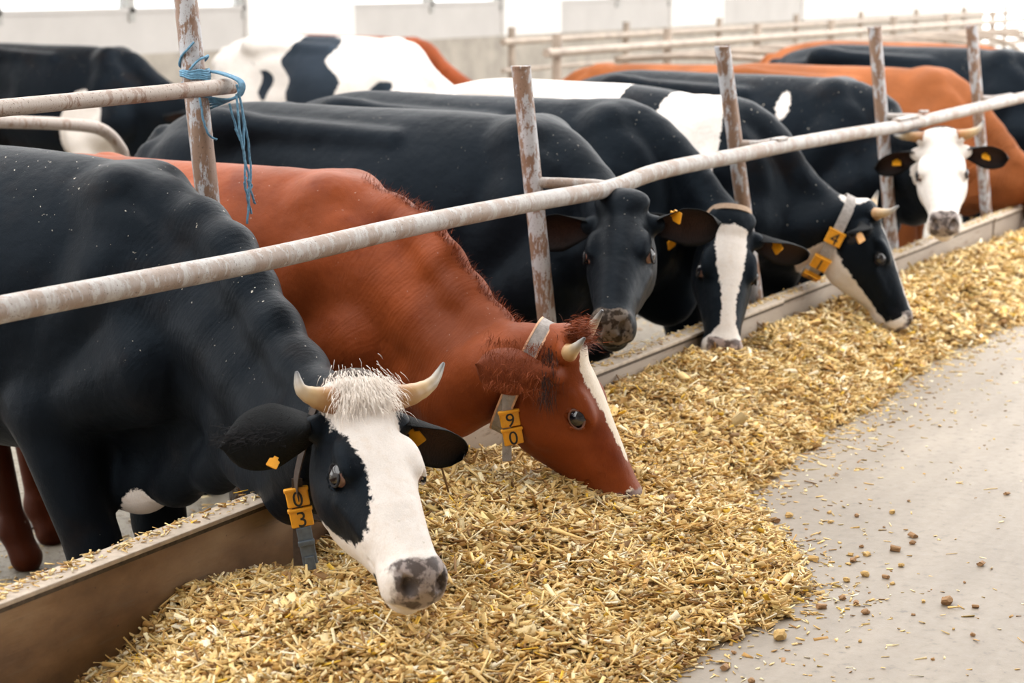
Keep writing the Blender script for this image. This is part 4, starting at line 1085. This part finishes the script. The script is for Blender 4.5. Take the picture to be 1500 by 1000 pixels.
# ------------------------------------------------------------------ loose feed pellets on the alley
def pellet_mesh(seed, kind):
    R_ = random.Random(seed); bm = bmesh.new()
    if kind == 0:
        bmesh.ops.create_cone(bm, cap_ends=True, segments=9, radius1=.5, radius2=.46, depth=1.3)
        bmesh.ops.rotate(bm, verts=bm.verts[:], matrix=Matrix.Rotation(math.pi / 2, 3, 'X'), cent=(0, 0, 0))
    else:
        bmesh.ops.create_icosphere(bm, subdivisions=2, radius=.55)
    for v in bm.verts: v.co *= 1 + R_.uniform(-.22, .22)
    me = bpy.data.meshes.new('feed_pellet'); bm.to_mesh(me); bm.free(); return me
PEL = [pellet_mesh(i, i % 2) for i in range(8)]
PELLETS = [(5.908, -0.947, 0.0246, 0), (5.787, -0.963, 0.0197, 0), (5.595, -1.032, 0.0383, 1), (6.100, -1.158, 0.0180, 0), (5.987, -1.108, 0.0156, 1), (6.015, -1.279, 0.0088, 0), (5.951, -1.395, 0.0239, 0), (5.876, -1.418, 0.0215, 0), (5.777, -1.395, 0.0276, 0), (5.762, -1.290, 0.0149, 0), (5.660, -1.289, 0.0147, 1), (5.600, -1.317, 0.0229, 0), (5.684, -1.334, 0.0189, 1), (5.622, -1.462, 0.0186, 1), (5.556, -1.208, 0.0250, 1), (5.476, -1.398, 0.0284, 1), (5.486, -1.460, 0.0182, 0), (5.398, -1.368, 0.0221, 1), (5.752, -1.670, 0.0207, 0), (5.329, -1.688, 0.0388, 0), (5.338, -1.770, 0.0174, 0), (5.229, -1.415, 0.0215, 0), (5.206, -1.463, 0.0175, 0), (5.136, -1.515, 0.0248, 0), (5.123, -1.390, 0.0231, 0), (4.818, -1.384, 0.0441, 1), (4.753, -1.279, 0.0220, 0), (4.650, -1.319, 0.0144, 0), (4.888, -1.323, 0.0262, 1), (5.094, -1.831, 0.0148, 0), (4.527, -1.345, 0.0228, 0), (4.466, -1.443, 0.0241, 0), (5.436, -1.495, 0.0120, 1), (5.984, -0.963, 0.0270, 1), (5.514, -0.963, 0.0169, 0), (5.440, -0.950, 0.0188, 0), (5.131, -1.236, 0.0274, 0), (5.212, -1.318, 0.0177, 1), (6.097, -1.064, 0.0136, 1), (5.552, -1.677, 0.0100, 0), (5.316, -1.626, 0.0117, 1), (5.120, -1.771, 0.0093, 1), (6.619, -1.518, 0.0165, 0), (6.369, -1.249, 0.0116, 0), (6.198, -1.247, 0.0204, 1), (4.899, -1.580, 0.0110, 1), (5.188, -1.636, 0.0095, 0)]
for i, (x, y, w, k) in enumerate(PELLETS):
    o = bpy.data.objects.new('feed_pellet', PEL[i % 8].copy()); col.objects.link(o)
    o.data.materials.append(M['pellet2'] if k else M['pellet'])
    o.scale = (w * .95, w * .8, w * .62); o.location = (x, y, w * .29); o.rotation_euler = (random.uniform(-.15, .15), random.uniform(-.15, .15), random.uniform(0, 6))
    tag(o, 'pale crumbly feed lump lying on the bare concrete' if k else 'small brown feed pellet lying on the bare concrete', 'pellet', 'pale feed lumps on the alley floor' if k else 'brown feed pellets on the alley floor')
